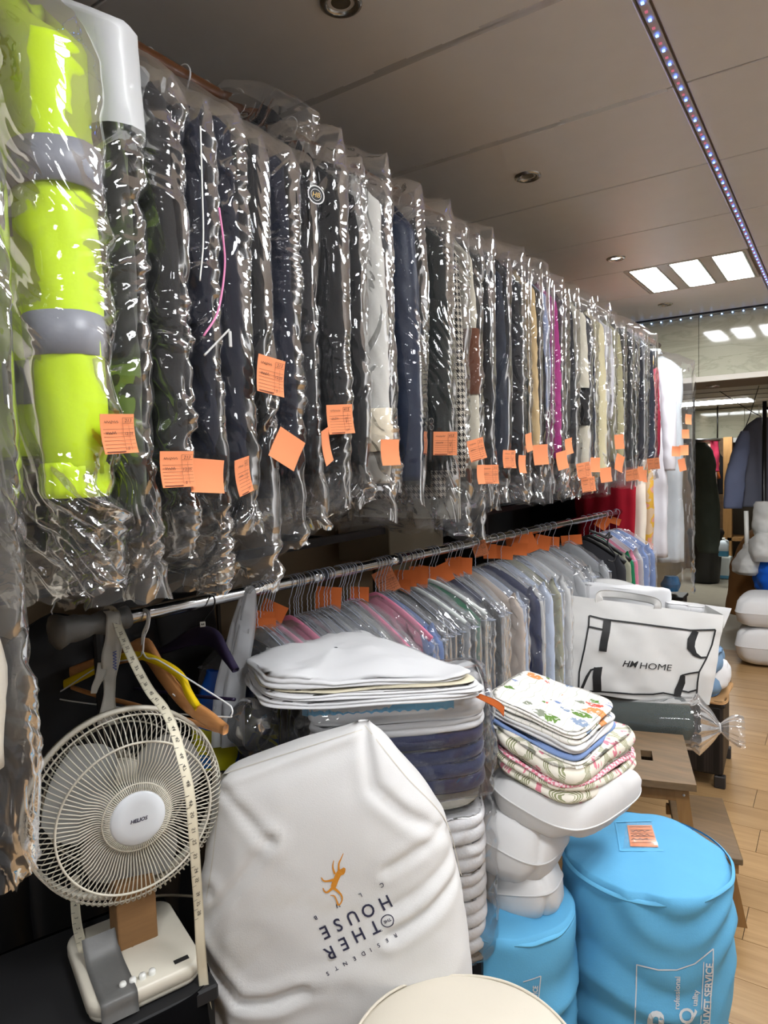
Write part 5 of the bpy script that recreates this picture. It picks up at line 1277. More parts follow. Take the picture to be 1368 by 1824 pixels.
c = BB + FN * .09 + FHZ * .062 + np.array([0, 0, ZB + .0388]); MB().box(c, (.013, .005, .0004), RN).make('name_plate', plain('black_badge', (40, 40, 40), .5), ba)
for sx in (-1, 1):
    for sy in (-1, 1): lathe('rubber_foot', [(.0001, -.0005), (.008, 0), (.008, .008)], M_BLACK, ba, 14, BB + FHZ * sx * .075 + FN * sy * .09 + np.array([0, 0, ZB]))
# grey tape strip over the base
pts = []
for q, (u, z) in enumerate(((-.02, .075), (.0, .05), (.02, .041), (.06, .0405), (.085, .0405), (.112, .0405), (.1185, .034), (.119, .018), (.122, .006))): pts.append(BB + FN * u - FHZ * .052 + np.array([0, 0, ZB + z]))
o = ribbon('tape_strip', smoothpath(pts, 40), np.array([FHZ * .03] * 40), plain('grey_duct_tape', (104, 104, 102), .45), t, .001, 3, .0015); o['label'] = 'grey duct tape strip'
mk('power_cord', *tubeVF(smoothpath([BB - FN * .11 + [0, 0, ZB + .015], BB - FN * .15 + [0, 0, ZB + .004], BB - FN * .175 + FHZ * .1 + [0, 0, ZB + .004], BB + FHZ * .245 + FN * .0 + [0, 0, ZB + .005], BB + FHZ * .272 + FN * .05 + [0, 0, ZB - .12], BB + FHZ * .27 + FN * .06 + [0, 0, .3]], 40), .003, 8), plain('cream_cable', (170, 160, 140), .5), t)

# ------------------------------------------------------------------ white laundry sack with embroidery
CR = [([(364, 1617), (405, 1668), (450, 1712), (500, 1706), (552, 1686)], .010, 7), ([(498, 1453), (440, 1530), (380, 1604)], .006, 7), ([(394, 1372), (450, 1420), (497, 1455)], .004, 5), ([(794, 1455), (740, 1475), (690, 1500)], .006, 6),
      ([(815, 1530), (760, 1570), (695, 1602)], .009, 7), ([(800, 1500), (745, 1535), (700, 1560)], .005, 6), ([(650, 1290), (665, 1375), (720, 1420), (790, 1458)], .006, 9), ([(362, 1560), (380, 1552), (395, 1545)], .006, 6), ([(395, 1380), (520, 1335), (640, 1296)], -.004, 6),
      ([(600, 1640), (640, 1700), (650, 1760)], .004, 8), ([(372, 1690), (410, 1740), (430, 1790)], .004, 7)]
sk = thing('laundry_sack', 'large stained white canvas laundry sack with upside-down club embroidery', 'laundry sack', (*atD(600, 1824, 1.42)[:2], 0))
so = row_body('canvas_body', [(1284, 646, 654, 1.362, .003), (1290, 628, 665, 1.36, .02), (1298, 604, 674, 1.36, .034), (1330, 505, 704, 1.365, .055), (1368, 402, 738, 1.37, .075), (1400, 386, 764, 1.375, .09), (1450, 380, 792, 1.385, .105), (1530, 366, 812, 1.40, .12), (1620, 361, 830, 1.415, .13), (1700, 364, 838, 1.425, .135), (1824, 374, 836, 1.44, .14), (2010, 385, 815, 1.46, .135), (2148, 400, 790, 1.47, .12)],
              M_CANVAS, sk, 130, 140, 3.0, 5, .009, [(a_, b_ * 1.25, max(8.5, c_)) for a_, b_, c_ in CR], 8)
bv = bvh_of(so)
Z7 = lambda x, y: (340 + x / 2.533, 1260 + y / 2.533)
d1 = (-.903, .43); art = []
for s, x, y in (('H', 878, 880), ('O', 800, 915), ('U', 730, 947), ('S', 664, 980), ('E', 605, 1014)): art.append(place_text(s, *Z7(x, y), 24, d1, .012, xs=.92))
for s, x, y in (('T', 832, 990), ('H', 757, 1026), ('E', 690, 1066), ('R', 626, 1108)): art.append(place_text(s, *Z7(x, y), 24, d1, .012, xs=.92))
art.append(place_text('THE', *Z7(887, 962), 5.5, d1, .02))
a = np.linspace(0, 2 * PI, 30); cx_, cy_ = Z7(887, 962); dd = np.array(d1); uu = np.array([dd[1], -dd[0]])
art.append(stroke([np.array([cx_, cy_]) + dd * 11 * math.cos(q) + uu * 10.5 * math.sin(q) for q in a], 1.8))
for s, x, y in zip('RESIDENTS', (922, 883, 848, 812, 778, 738, 697, 657, 618), (1030, 1052, 1072, 1092, 1110, 1132, 1155, 1176, 1200)): art.append(place_text(s, *Z7(x, y), 7.6, d1, .012))
for s, x, y in (('C', 862, 800), ('L', 765, 846), ('U', 664, 893), ('B', 563, 948)): art.append(place_text(s, *Z7(x, y), 7.6, d1, .012))
decal('embroidered_lettering', art, bv, M_NAVYTHREAD, so, .0014, 1, 1.3)
cat = []
for pts, w in (([(694, 722), (684, 738), (668, 748), (655, 775), (645, 800), (640, 820)], [4, 11, 10, 9.5, 10, 6]), ([(668, 742), (668, 705), (678, 680), (688, 657)], [4, 3, 2, 1.2]), ([(650, 750), (641, 718), (645, 688)], [4, 2.5, 1.2]),
               ([(648, 775), (612, 782), (597, 778), (589, 765)], [5, 3, 2.6, 1.6]), ([(640, 812), (615, 832), (602, 826), (596, 812)], [5, 3, 2.6, 1.6]), ([(648, 815), (674, 838), (683, 862), (672, 886), (660, 890)], [5, 3.2, 2.6, 2.4, 1.5]), ([(664, 888), (655, 862), (646, 848), (630, 846)], [3, 2.4, 2.2, 1.4])):
    cat.append(stroke([Z7(*p) for p in smoothpath(pts, 14)], np.interp(np.linspace(0, 1, 14), np.linspace(0, 1, len(w)), np.array(w))))
o = decal('embroidered_cat', cat, bv, M_GOLDTHREAD, so, .0018, 0, 1.3); o['label'] = 'orange leaping cat embroidery'
# seam lines
decal('stitched_seam', [stroke(smoothpath(p, 20), 1.2) for p in ([(396, 1380), (520, 1340), (645, 1300)], [(395, 1376), (388, 1450), (378, 1540), (368, 1600)], [(650, 1292), (720, 1380), (793, 1462), (822, 1560)])], bv, plain('beige_seam_thread', (206, 198, 182), .9), so, .001, 0, 1.3)  # beige stitch lines along the sack edges

# cream round drum bag, nearest to the camera
CBc = atD(830, 1896, 1.12); ZT = CBc[2]
t = thing('drum_bag', 'cream canvas round drum bag at the bottom of the picture', 'bag', (CBc[0], CBc[1], 0))
def wob(V): return V + (.004 * fbm(V * 7, 12))[..., None]
lathe('canvas_body', [(.0001, .004), (.17, .004), (.195, .02), (.203, .15), (.205, .35), (.203, ZT - .03), (.200, ZT - .004), (.190, ZT + .002), (.15, ZT + .010), (.08, ZT + .016), (.0001, ZT + .018)], M_CREAMBAG, t, 96, (CBc[0], CBc[1], 0), fn=wob)
a = np.linspace(0, 2 * PI, 96, endpoint=False); mk('piped_seam', *tubeVF(np.stack([CBc[0] + .202 * np.cos(a), CBc[1] + .202 * np.sin(a), ZT - .004 + .002 * np.sin(a * 5)], -1), .0028, 7, True), M_CREAMBAG, t)

# ------------------------------------------------------------------ stacked sheets and wrapped bundles
def q4(pxs, z): return [atZ(x, y, z) for x, y in pxs]
ZS = [.45, .80, .848, 1.0, 1.062]
Bq = lambda z, g=0: [np.array([*p, z]) for p in ((-.962 - g * .3, 1.075 - g), (-.648 + g, 1.352 - g * .3), (-.80 + g * .3, 1.60 + g), (-1.07 - g, 1.28 + g * .3))]
# hidden low stand
bc_ = np.mean(Bq(0), 0)
t = thing('storage_crate', 'black crate under the stacked bundles', 'crate', (bc_[0], bc_[1], 0))
for k, zz in enumerate((.03, .17, .31, .42)):
    C = np.array(Bq(zz, -.05)); b = MB()
    for i in range(4):
        A, B = C[i], C[(i + 1) % 4]; b.tube([A, B], .012, 4)
    b.make('crate_rail', M_BLACK, t)
for i in range(4):
    A = np.array(Bq(0, -.05)[i]); MB().box(A + [0, 0, .2175], (.014, .014, .2175)).make('corner_post', M_BLACK, t)
mk('crate_floor', Bq(.436, -.04) + Bq(.446, -.04), [(0, 1, 2, 3), (7, 6, 5, 4), (0, 4, 5, 1), (1, 5, 6, 2), (2, 6, 7, 3), (3, 7, 4, 0)], M_BLACK, t, False)
t = thing('towel_bundle', 'bundle of folded white towels wrapped in clear film, below the navy towels', 'towel bundle', (bc_[0], bc_[1], .45))
for k in range(5): slab('folded_towel', Bq(.452 + k * .068, -.012), .064, M_TOWELW, t, 2, 40 + k, 6, .018, .006, .004)
wrap('film_wrap', Bq(.450, .012), .450, .352, M_WRAP, t, 49)
o = slab('grey_towel', Bq(.806, -.03), .040, M_TOWELG, None, 1, 51, 6, .02, .004, .003); tag(o, 'pale grey towel folded between the two wrapped bundles', 'towel')
t = thing('towel_bundle', 'film-wrapped bundle of navy towels topped by white sheets with a blue scalloped edge', 'towel bundle', (bc_[0], bc_[1], .848))
for k in range(4): slab('navy_towel', Bq(.850 + k * .036, -.008), .035, M_TOWELN, t, 1, 60 + k, 6, .016, .004, .003)
ws = slab('white_sheet', Bq(.995, -.006), .032, M_LINEN, t, 2, 66, 6, .012, .005, .004)
ws2 = slab('white_sheet', Bq(1.028, .0), .047, M_LINEN, t, 1, 67, 6, .014, .008, .004)
bvs = BVHTree.FromPolygons([tuple(v.co) for v in ws2.data.vertices] + [tuple(v.co) for v in ws.data.vertices], [tuple(p.vertices) for p in ws2.data.polygons] + [tuple(i + len(ws2.data.vertices) for i in p.vertices) for p in ws.data.polygons])
xs = np.linspace(538, 808, 60); V = []; 
for k, x in enumerate(xs):
    yb = 1250 - (x - 538) * .02; V.append((x, yb + 2)); 
lo = [(x, 1278 - (x - 538) * .055 - 4 * abs(math.sin(x * .19))) for x in xs]
o = decal('scalloped_blue_edge', [(V + lo, [(i, i + 1, 60 + i + 1, 60 + i) for i in range(59)])], bvs, fabric('sky_blue_cotton', (116, 186, 226), .9, .05, 20), ws2, .003, 0, 1.5); o['label'] = 'sky blue scalloped edge'
fw_ = wrap('film_wrap', Bq(.846, .014), .846, .236, M_WRAP, t, 69)
# crumpled film tail at the left
Cc = atD(446, 1292, 1.5); V = []
for k in range(20):
    f = k / 19; V.append([Cc + RGT * (-.05 + .1 * f) + (.02 + .045 * math.sin(PI * f)) * (math.cos(q) * np.array([0, 0, 1.0]) + math.sin(q) * E_F) for q in np.linspace(0, 2 * PI, 32, endpoint=False)])
V = np.array(V); V = V + .012 * crumple(V[..., 0] * 3, V[..., 2] * 3, 5)[..., None]; mk('film_tail', V.reshape(-1, 3), gridF(20, 32, True), M_WRAP, t)
# loose folded sheets on top (each a thing)
S0 = lambda z: [atZ(474, 1222, z), atZ(866, 1200, z), atZ(632, 1120, z), atZ(434, 1166, z)]
def shp(C, z, g=0.0, sh=(0, 0)):
    C = np.array(C); m = C.mean(0); C = m + (C - m) * (1 + g); C[:, 2] = z; C[:, :2] += np.array(sh); return C
base = S0(1.14)
o = slab('folded_sheet', shp(base, 1.088, .05, (.008, -.004)), .014, M_LINEN, None, 2, 71, 7, .010, .004, .003, 160, .012); tag(o, 'white folded sheet at the bottom of the loose stack, resting on the film-wrapped bundle', 'sheet', 'loose folded sheets')
o = slab('folded_sheet', shp(base, 1.104, .04, (.012, .002)), .012, M_LINEN, None, 2, 72, 7, .010, .004, .003, 160, .012); tag(o, 'second white folded sheet up, just under the cream one', 'sheet', 'loose folded sheets')
o = slab('folded_sheet', shp(base, 1.118, .0, (.004, .0)), .006, M_LINENC, None, 1, 73, 7, .008, .003, .003, 160, .014); tag(o, 'thin cream folded sheet near the top of the stack', 'sheet', 'loose folded sheets')
o = slab('folded_sheet', shp(base, 1.126, .0, (0, 0)), .015, M_LINEN, None, 2, 74, 7, .010, .012, .004, 160, .010, .028); tag(o, 'white folded sheet on the very top of the stack', 'sheet', 'loose folded sheets')

# ------------------------------------------------------------------ blue duvet bags
def drum(name, label, c, r, H, seed, n=120):
    t = thing(name, label, 'duvet bag', (c[0], c[1], 0), group='blue duvet bags')
    def fn(V):
        U = np.arctan2(V[..., 1], V[..., 0]) * r; d = .016 * fbm(np.stack([U * 5, V[..., 2] * 5, 0 * U + seed], -1), seed, 3) + .020 * tri(V[..., 2] * 6.5 + 1.2 * vnoise(np.stack([U * 5, V[..., 2] * 3, 0 * U], -1), seed + 2)) * vnoise(np.stack([U * 4, V[..., 2] * 4, 0 * U + 3], -1), seed + 4)
        R_ = np.hypot(V[..., 0], V[..., 1]); side = np.clip((R_ / r - .85) * 8, 0, 1)
        W = V.copy(); k = 1 + d * side / np.maximum(R_, .05); W[..., 0] *= k; W[..., 1] *= k
        top = np.clip((V[..., 2] - H + .02) / .02, 0, 1)
        W[..., 2] += top * (.010 * fbm(np.stack([V[..., 0] * 9, V[..., 1] * 9, 0 * U + seed], -1), seed + 9) + .012 * vnoise(np.stack([V[..., 0] * 4, V[..., 1] * 4, 0 * U], -1), seed))
        return W
    pr = [(.0001, .003), (r * .9, .003), (r, .02)] + [(r * (1 + .012 * math.sin(PI * f)), .02 + (H - .03) * f) for f in np.linspace(.04, .98, 40)] + [(r * q, H + .012 * (1 - q * q)) for q in (.985, .95, .88, .78, .66, .53, .4, .27, .14, .0001)]
    body = lathe('bag_body', pr, M_BLUEBAG, t, n, (c[0], c[1], 0), fn=fn)
    a = np.linspace(0, 2 * PI, n, endpoint=False); w = np.array([.006 * vnoise(np.array([[math.cos(q) * 3, math.sin(q) * 3, seed]]), seed + 1)[0] for q in a])
    zz = H - .004 + w; P1 = np.stack([c[0] + (r * 1.0) * np.cos(a), c[1] + r * 1.0 * np.sin(a), zz + .004], -1); P2 = np.stack([c[0] + (r * 1.035) * np.cos(a), c[1] + r * 1.035 * np.sin(a), zz - .001], -1); P3 = P2 - [0, 0, .003]; P4 = P1 - [0, 0, .006]
    mk('seam_flange', np.concatenate([P1, P2, P3, P4]), gridF(4, n, True), M_BLUESEAM, t)
    return t, body
bA = atD(1147, 1516, 1.83); tA, bodyA = drum('duvet_bag', 'tall sky blue duvet bag with an orange ticket window on its lid', bA, .212, bA[2], 81)
bB = atD(905, 1600, 1.72); tB, bodyB = drum('duvet_bag', 'smaller sky blue duvet bag under the white pillows', (bB[0] - .01, bB[1] + .01, 0), .165, .485, 87)
bvA = bvh_of(bodyA)
Z6 = lambda x, y: (820 + x / 2.4964, 1400 + y / 2.4964)
fr = [Z6(690, 163), (Z6(850, 157)), Z6(902, 290), Z6(712, 290)]
decal('window_border', [stroke([fr[0], fr[1]], 2.2), stroke([fr[0], fr[3]], 2.8), stroke([fr[3], fr[2]], 2.6)], bvA, M_BLUESEAM, tA, .002, 1, 1.8)
iw = [Z6(738, 168), Z6(852, 166), Z6(884, 284), Z6(724, 286)]
tk = [Z6(742, 178), Z6(850, 178), Z6(880, 275), Z6(756, 272)]
cd = decal('ticket_card', [(tk, [(0, 1, 2, 3)])], bvA, M_ORANGE, tA, .0022, 3, 1.8); cd['label'] = 'orange card in the window'
decal('printed_lines', [stroke([Z6(748 + (k * 16) * .15 + 4, 186 + k * 14), Z6(846 + k * 4.4, 186 + k * 14)], .8) for k in range(6)], bvA, M_INK_FAINT, cd, .003, 1, 1.8)
decal('handwriting', [stroke([(Z6(760 + 10 * k, 205 + 18 * r + 5 * math.sin(k * 2.3 + r))) for k in range(9)], 1.0) for r in range(3)], bvA, M_INK, cd, .0032, 0, 1.8)
decal('clear_window', [(iw, [(0, 1, 2, 3)])], bvA, film('window_film', haze=.02, rough=.2, gain=.15, base=0.0), tA, .0045, 3, 1.8)
up_ = (.05, -1)
art = [stroke([Z6(785, 790), Z6(782, 900), Z6(776, 1062)], 2.2), stroke([Z6(785, 792), Z6(880, 816), Z6(960, 816), Z6(1040, 788), Z6(1122, 722)], 2.2), stroke([Z6(1122, 722), Z6(1120, 830), Z6(1110, 940), Z6(1105, 1062)], 2.0), stroke([Z6(1080, 780), Z6(1074, 900), Z6(1066, 1062)], 1.6)]
art.append(place_text('P', *Z6(893, 1040), 48, (.08, -1), .03)); art.append(place_text('rofessional', *Z6(962, 918), 10, (.03, -1), .02)); art.append(place_text('Q', *Z6(1010, 1020), 26, (.08, -1), .02)); art.append(place_text('uality', *Z6(1046, 940), 10, (.10, -1), .02))
art.append(place_text('DUVET SERVICE', *Z6(1098, 930), 13, (.055, -1), .03, xs=.92))
o = decal('printed_logo', art, bvA, M_PRINTW, bodyA, .0022, 1, 1.7); o['label'] = 'pale grey printed lettering'
bvB = bvh_of(bodyB)
art = [stroke([Z6(278, 868), Z6(318, 856), Z6(356, 842)], 1.8), stroke([Z6(356, 842), Z6(348, 920), Z6(340, 990)], 1.8), place_text('SERVICE', *Z6(330, 930), 9, (.05, -1), .03, xs=.8)]
decal('printed_logo', art, bvB, M_PRINTW, bodyB, .0022, 1, 1.6)

# ------------------------------------------------------------------ pillows, quilt and table linen
def D4(pts): return np.array([atD(x, y, d) for x, y, d in pts])
o = cushion('pillow', D4([(846, 1590, 1.70), (985, 1600, 1.58), (1010, 1545, 1.80), (880, 1530, 1.92)]), .18, M_PILLOW, None, 91); tag(o, 'lowest white pillow resting on the smaller blue bag', 'pillow', 'white pillows')
o = cushion('pillow', D4([(826, 1480, 1.66), (966, 1556, 1.56), (1030, 1480, 1.80), (880, 1420, 1.92)]), .20, M_PILLOW, None, 92); tag(o, 'middle white pillow of the three under the floral quilt', 'pillow', 'white pillows')
o = cushion('pillow', D4([(846, 1392, 1.66), (1030, 1500, 1.55), (1172, 1398, 1.82), (960, 1330, 1.98)]), .19, M_PILLOW, None, 93); tag(o, 'top white pillow directly under the floral quilt', 'pillow', 'white pillows')
M_QUILT = floral_quilt('pink_sprig_print'); M_FLIN = floral_linen('garden_flower_print'); M_PINKST = check('pink_white_stripe', (226, 130, 150), (240, 214, 216), 130)
qc = D4([(862, 1356, 1.66), (1020, 1452, 1.56), (1150, 1366, 1.80), (975, 1290, 1.95)])
t = thing('folded_quilt', 'folded cream quilt printed with pink flowers and green leaves', 'quilt', qc.mean(0))
ql = slab('lower_fold', qc, .046, M_QUILT, t, 2, 95, 4.5, .022, .008, .010, 150, .012)
slab('lining_edge', qc + [0, 0, .044], .010, M_PINKST, t, 1, 96, 4.5, .008, .004, .010, 150, .012)
slab('upper_fold', qc + [0, 0, .054], .040, M_QUILT, t, 1, 97, 4.5, .026, .010, .010, 150, .014)
tc_ = D4([(858, 1292, 1.68), (1032, 1378, 1.58), (1106, 1304, 1.80), (935, 1238, 1.96)])
for k, (hh, m, gg, lab) in enumerate(((.014, M_FLIN, .02, 'printed table linen at the bottom of the pile, on the quilt'), (.012, fabric('cornflower_cotton', (126, 150, 196), .9, .06, 20), .0, 'thin blue-edged folded cloth in the linen pile'), (.022, M_LINEN, -.01, 'thick white folded cloth in the middle of the linen pile'), (.012, M_FLIN, -.03, 'flower-printed linen second from the top of the pile'), (.016, M_FLIN, -.05, 'flower-printed folded tablecloth on top of the linen pile'))):
    zz = sum((.014, .012, .022, .012, .016)[:k]); m_ = tc_.mean(0); C = m_ + (tc_ - m_) * (1 + gg) + [0, 0, zz + .0015 * k]
    o = slab('folded_tablecloth', C, hh, m, None, 2 if hh > .013 else 1, 200 + k, 6, .010, .006, .006, 140, .010); tag(o, lab, 'tablecloth', 'folded table linen')
pts = smoothpath([atD(835, 1232, 1.49), atD(860, 1243, 1.49), atD(885, 1255, 1.50), atD(898, 1268, 1.50)], 14)
g = ribbon('paper_ticket', pts, np.array([np.array([0, 0, 1]) * (.004 + .0006 * k) + RGT * .001 for k in range(14)]), M_ORANGED, None, .0006, 3, .001); tag(g, 'rolled orange ticket strip sticking out between the sheets and the table linen', 'ticket')
for px, py, rot in ((905, 1290, 35), (918, 1240, 60)):
    c = atD(px, py, 1.57 if py > 1260 else 1.72)
# ------------------------------------------------------------------ wooden step stool
SA = np.array([-.256, 2.441]); sd = np.array([-.117, .415]); sd /= np.linalg.norm(sd); sn = np.array([sd[1], -sd[0]])   # sd along the step, sn out to the aisle
t = thing('step_stool', 'worn wooden two-step stool beside the blue duvet bag', 'step stool', (SA[0] - .1, SA[1] + .2, 0))
def sp_(a, b, z): p = SA + sd * a + sn * b; return np.array([p[0], p[1], z])
RS = np.array([[sd[0], sn[0], 0], [sd[1], sn[1], 0], [0, 0, 1.0]])
bevel_box('lower_step', sp_(.21, -.10, .2385), (.215, .10, .0115), M_STOOL, t, .004, 2, RS)
# top step with hand slot: four planks round the hole
tb = -.145
import bmesh
def top_with_slot():
    b0, b1 = tb - .30, tb; a0, a1 = -.03, .40; ha, hb_ = (.13, .215), (tb - .165, tb - .125)
    z1, z0 = .5, .476; b = MB()
    A = [a0, ha[0], ha[1], a1]; B = [b0, hb_[0], hb_[1], b1]; V = []; F = []
    for z in (z0, z1):
        for q in B:
            for w in A: V.append(sp_(w, q, z))
    id_ = lambda l, i, j: l * 16 + i * 4 + j
    for i in range(3):
        for j in range(3):
            if (i, j) == (1, 1): continue
            F.append((id_(1, i, j), id_(1, i, j + 1), id_(1, i + 1, j + 1), id_(1, i + 1, j))); F.append((id_(0, i, j), id_(0, i + 1, j), id_(0, i + 1, j + 1), id_(0, i, j + 1)))
    for j in range(3):
        F.append((id_(0, 0, j), id_(0, 0, j + 1), id_(1, 0, j + 1), id_(1, 0, j))); F.append((id_(0, 3, j), id_(1, 3, j), id_(1, 3, j + 1), id_(0, 3, j + 1)))
        F.append((id_(0, j, 0), id_(1, j, 0), id_(1, j + 1, 0), id_(0, j + 1, 0))); F.append((id_(0, j, 3), id_(0, j + 1, 3), id_(1, j + 1, 3), id_(1, j, 3)))
    F += [(id_(0, 1, 1), id_(1, 1, 1), id_(1, 1, 2), id_(0, 1, 2)), (id_(0, 2, 1), id_(0, 2, 2), id_(1, 2, 2), id_(1, 2, 1)), (id_(0, 1, 1), id_(0, 2, 1), id_(1, 2, 1), id_(1, 1, 1)), (id_(0, 1, 2), id_(1, 1, 2), id_(1, 2, 2), id_(0, 2, 2))]
    return mk('top_step', V, F, M_STOOL, t, False)
top_with_slot()
def leg_(p0, p1, w=.017, h=.022):
    V = []
    for p in (p0, p1):
        for a_, b_ in ((-1, -1), (1, -1), (1, 1), (-1, 1)): V.append(np.asarray(p) + np.array([sd[0], sd[1], 0]) * a_ * w * .6 + np.array([sn[0], sn[1], 0]) * b_ * h)
    return mk('leg', V, [(0, 1, 2, 3), (7, 6, 5, 4), (0, 4, 5, 1), (1, 5, 6, 2), (2, 6, 7, 3), (3, 7, 4, 0)], M_STOOLP, t, False)
for a_ in (.025, .375):
    leg_(sp_(a_, -.005, 0), sp_(a_, -.05, .227)); leg_(sp_(a_, -.13, 0), sp_(a_, -.19, .476)); leg_(sp_(a_, -.46, 0), sp_(a_, -.42, .476))
    bevel_box('side_rail', sp_(a_, -.11, .205), (.010, .10, .02), M_STOOLP, t, .002, 1, RS); bevel_box('side_rail', sp_(a_, -.30, .445), (.010, .13, .03), M_STOOLP, t, .002, 1, RS)
bevel_box('cross_rail', sp_(.2, -.17, .445), (.17, .009, .028), M_STOOLP, t, .002, 1, RS)
for a_, b_, z in ((.012, -.035, .205), (.012, -.18, .44)): lathe('screw_head', [(.0001, .001), (.004, .0008), (.0045, -.001)], plain('zip_silver', (190, 190, 188), .4), t, 12, sp_(a_ - .001, b_, z), R=frame_from((-sd[0], -sd[1], 0)))

# ------------------------------------------------------------------ wicker box with cardboard, jeans and shoe; green duvet roll; white carrier
WK = np.array([-.44, 3.47]); wd_ = np.array([-.06, 1.0]); wd_ /= np.linalg.norm(wd_); wn_ = np.array([wd_[1], -wd_[0]])
def wp(a, b, z): p = WK + wd_ * a + wn_ * b; return np.array([p[0], p[1], z])
RW = np.array([[wd_[0], wn_[0], 0], [wd_[1], wn_[1], 0], [0, 0, 1.0]])
t = thing('wicker_box', 'dark brown woven wicker storage box on short feet', 'storage box', wp(.2, -.3, 0)); M_WK = wicker('dark_woven_wicker')
bevel_box('woven_body', wp(.20, -.31, .23), (.20, .30, .17), M_WK, t, .012, 2, RW)
for a_ in (.015, .385):
    for b_ in (-.025, -.595): bevel_box('foot', wp(a_, b_, .03), (.02, .025, .0295), plain('dark_foot', (46, 42, 40), .6), t, .004, 1, RW)
bevel_box('rim', wp(.20, -.31, .405), (.208, .308, .010), M_WK, t, .005, 1, RW)
o = slab('cardboard_sheet', [wp(-.02, .005, .416), wp(.36, .012, .416), wp(.36, -.30, .416), wp(-.02, -.30, .416)], .012, fabric('brown_cardboard', (176, 136, 92), .9, .1, 12), None, 2, 301, 8, .004, .002, .004, 100, .014); tag(o, 'torn brown cardboard sheet on the wicker box', 'cardboard')
jb = D4([(1236, 1268, 2.95), (1292, 1262, 2.98), (1304, 1205, 3.3), (1240, 1210, 3.3)])
o = slab('denim_bundle', [wp(.02, -.03, .430), wp(.34, -.02, .430), wp(.32, -.26, .430), wp(.02, -.26, .430)], .19, fabric('faded_blue_denim', (118, 148, 178), .9, .15, 12, 260, .5), None, 2, 303, 4, .05, .03, .006, 100, .03, .03); tag(o, 'crumpled faded blue denim bundle under the white carrier bag', 'clothing')
o = slab('knitted_bundle', [wp(.24, .0, .430), wp(.36, .0, .430), wp(.36, -.08, .430), wp(.24, -.08, .430)], .045, fabric('offwhite_knit', (214, 210, 198), .9, .08, 30), None, 1, 305, 3, .02, .01, .002, 60, .01, .02); tag(o, 'off-white knitted bundle at the corner of the wicker box', 'clothing')
o = cushion('white_cloth', D4([(1262, 1232, 3.25), (1300, 1225, 3.3), (1298, 1172, 3.35), (1262, 1176, 3.3)]), .07, M_LINEN, None, 307, 24, 3, .01, False); tag(o, 'small white cloth squeezed beside the carrier bag', 'clothing')
# green roll in tied clear polythene
t = thing('duvet_roll', 'dark green duvet rolled in a clear plastic bag with a tied end', 'duvet', atD(1160, 1300, 2.85))
ax0, ax1 = atD(1040, 1272, 2.95), atD(1236, 1288, 2.78); n_ = 40; V = []; Vf = []
axd = (ax1 - ax0) / np.linalg.norm(ax1 - ax0); s1 = np.cross(axd, [0, 0, 1.0]); s1 /= np.linalg.norm(s1); s2 = np.cross(s1, axd)
th = np.linspace(0, 2 * PI, 48, endpoint=False)
for k in range(n_):
    f = k / (n_ - 1); r = .098 * min(1, (f / .06 + .1)) ** .5 * min(1, ((1 - f) / .10 + .06)) ** .5; c = ax0 + (ax1 - ax0) * f
    V.append(c + r * (np.cos(th)[:, None] * s1 + np.sin(th)[:, None] * s2))
V = np.array(V); V = V + (.006 * fbm(V * 18, 9))[..., None]; mk('rolled_duvet', V.reshape(-1, 3), gridF(n_, 48, True), M_GREEN, t)
for k in range(60):
    f = k / 59 * 1.42
    if f <= 1.02: r = .106 * min(1, (f / .06 + .1)) ** .5
    elif f <= 1.22: q = (f - 1.02) / .2; r = .106 * (1 - q) ** .8 + .014
    else: q = (f - 1.22) / .2; r = .014 + .045 * math.sin(q * PI * .6)
    c = ax0 + (ax1 - ax0) * f + np.array([0, 0, -.03]) * max(0, f - 1.05) * 2
    pl = 1 + (.16 * np.sin(th * 14) if f > 1.0 else .012 * np.sin(th * 14))
    Vf.append(c + (r * pl)[:, None] * (np.cos(th)[:, None] * s1 + np.sin(th)[:, None] * s2))
Vf = np.array(Vf); Vf = Vf + (.005 * crumple(Vf[..., 0] * 2, Vf[..., 2] * 2, 31))[..., None]; mk('tied_film_bag', Vf.reshape(-1, 3), gridF(60, 48, True), M_GREENBAG, t)
g_ = ax0 + (ax1 - ax0) * 1.22 + np.array([0, 0, -.012]); a = np.linspace(0, 2 * PI, 16, endpoint=False); mk('tie', *tubeVF([g_ + .017 * (math.cos(q) * s1 + math.sin(q) * s2) for q in a], .004, 6, True), M_LINEN, t)
o = cushion('dark_duvet_roll', D4([(1050, 1288, 3.0), (1130, 1270, 3.0), (1130, 1252, 3.2), (1050, 1256, 3.2)]), .10, M_GREEN, None, 311, 26, 3, .012, False); tag(o, 'second dark green duvet bundle behind the rolled one', 'duvet')
# white carrier bag with black line-letter print
Q = [atD(1003, 1232, 2.86), atD(1264, 1256, 2.80), atD(1290, 1096, 2.84), atD(1012, 1060, 2.92)]   # BL BR TR TL of the front
t = thing('carrier_bag', 'large white carrier bag printed with black line letters, full of folded linen', 'carrier bag', (Q[0] + Q[1]) / 2)
n_ = 40; gu = np.linspace(0, 1, n_); U, Vv = np.meshgrid(gu, gu, indexing='ij'); Pq = bil(Q, U, Vv); bk = E_F * 1.0
bul = .035 * np.sin(PI * U) ** .6 * np.sin(PI * np.clip(Vv * .9 + .05, 0, 1)) ** .7 + .012 * fbm(np.stack([U * 4, Vv * 3, 0 * U], -1), 21) + .008 * tri(U * 2.3 + Vv * 1.1) * vnoise(np.stack([U * 3, Vv * 3, 0 * U + 2], -1), 4)
Pf = Pq - bk * bul[..., None]; fr_ = mk('front_panel', Pf.reshape(-1, 3), gridF(n_, n_), M_WHITEBAG, t)
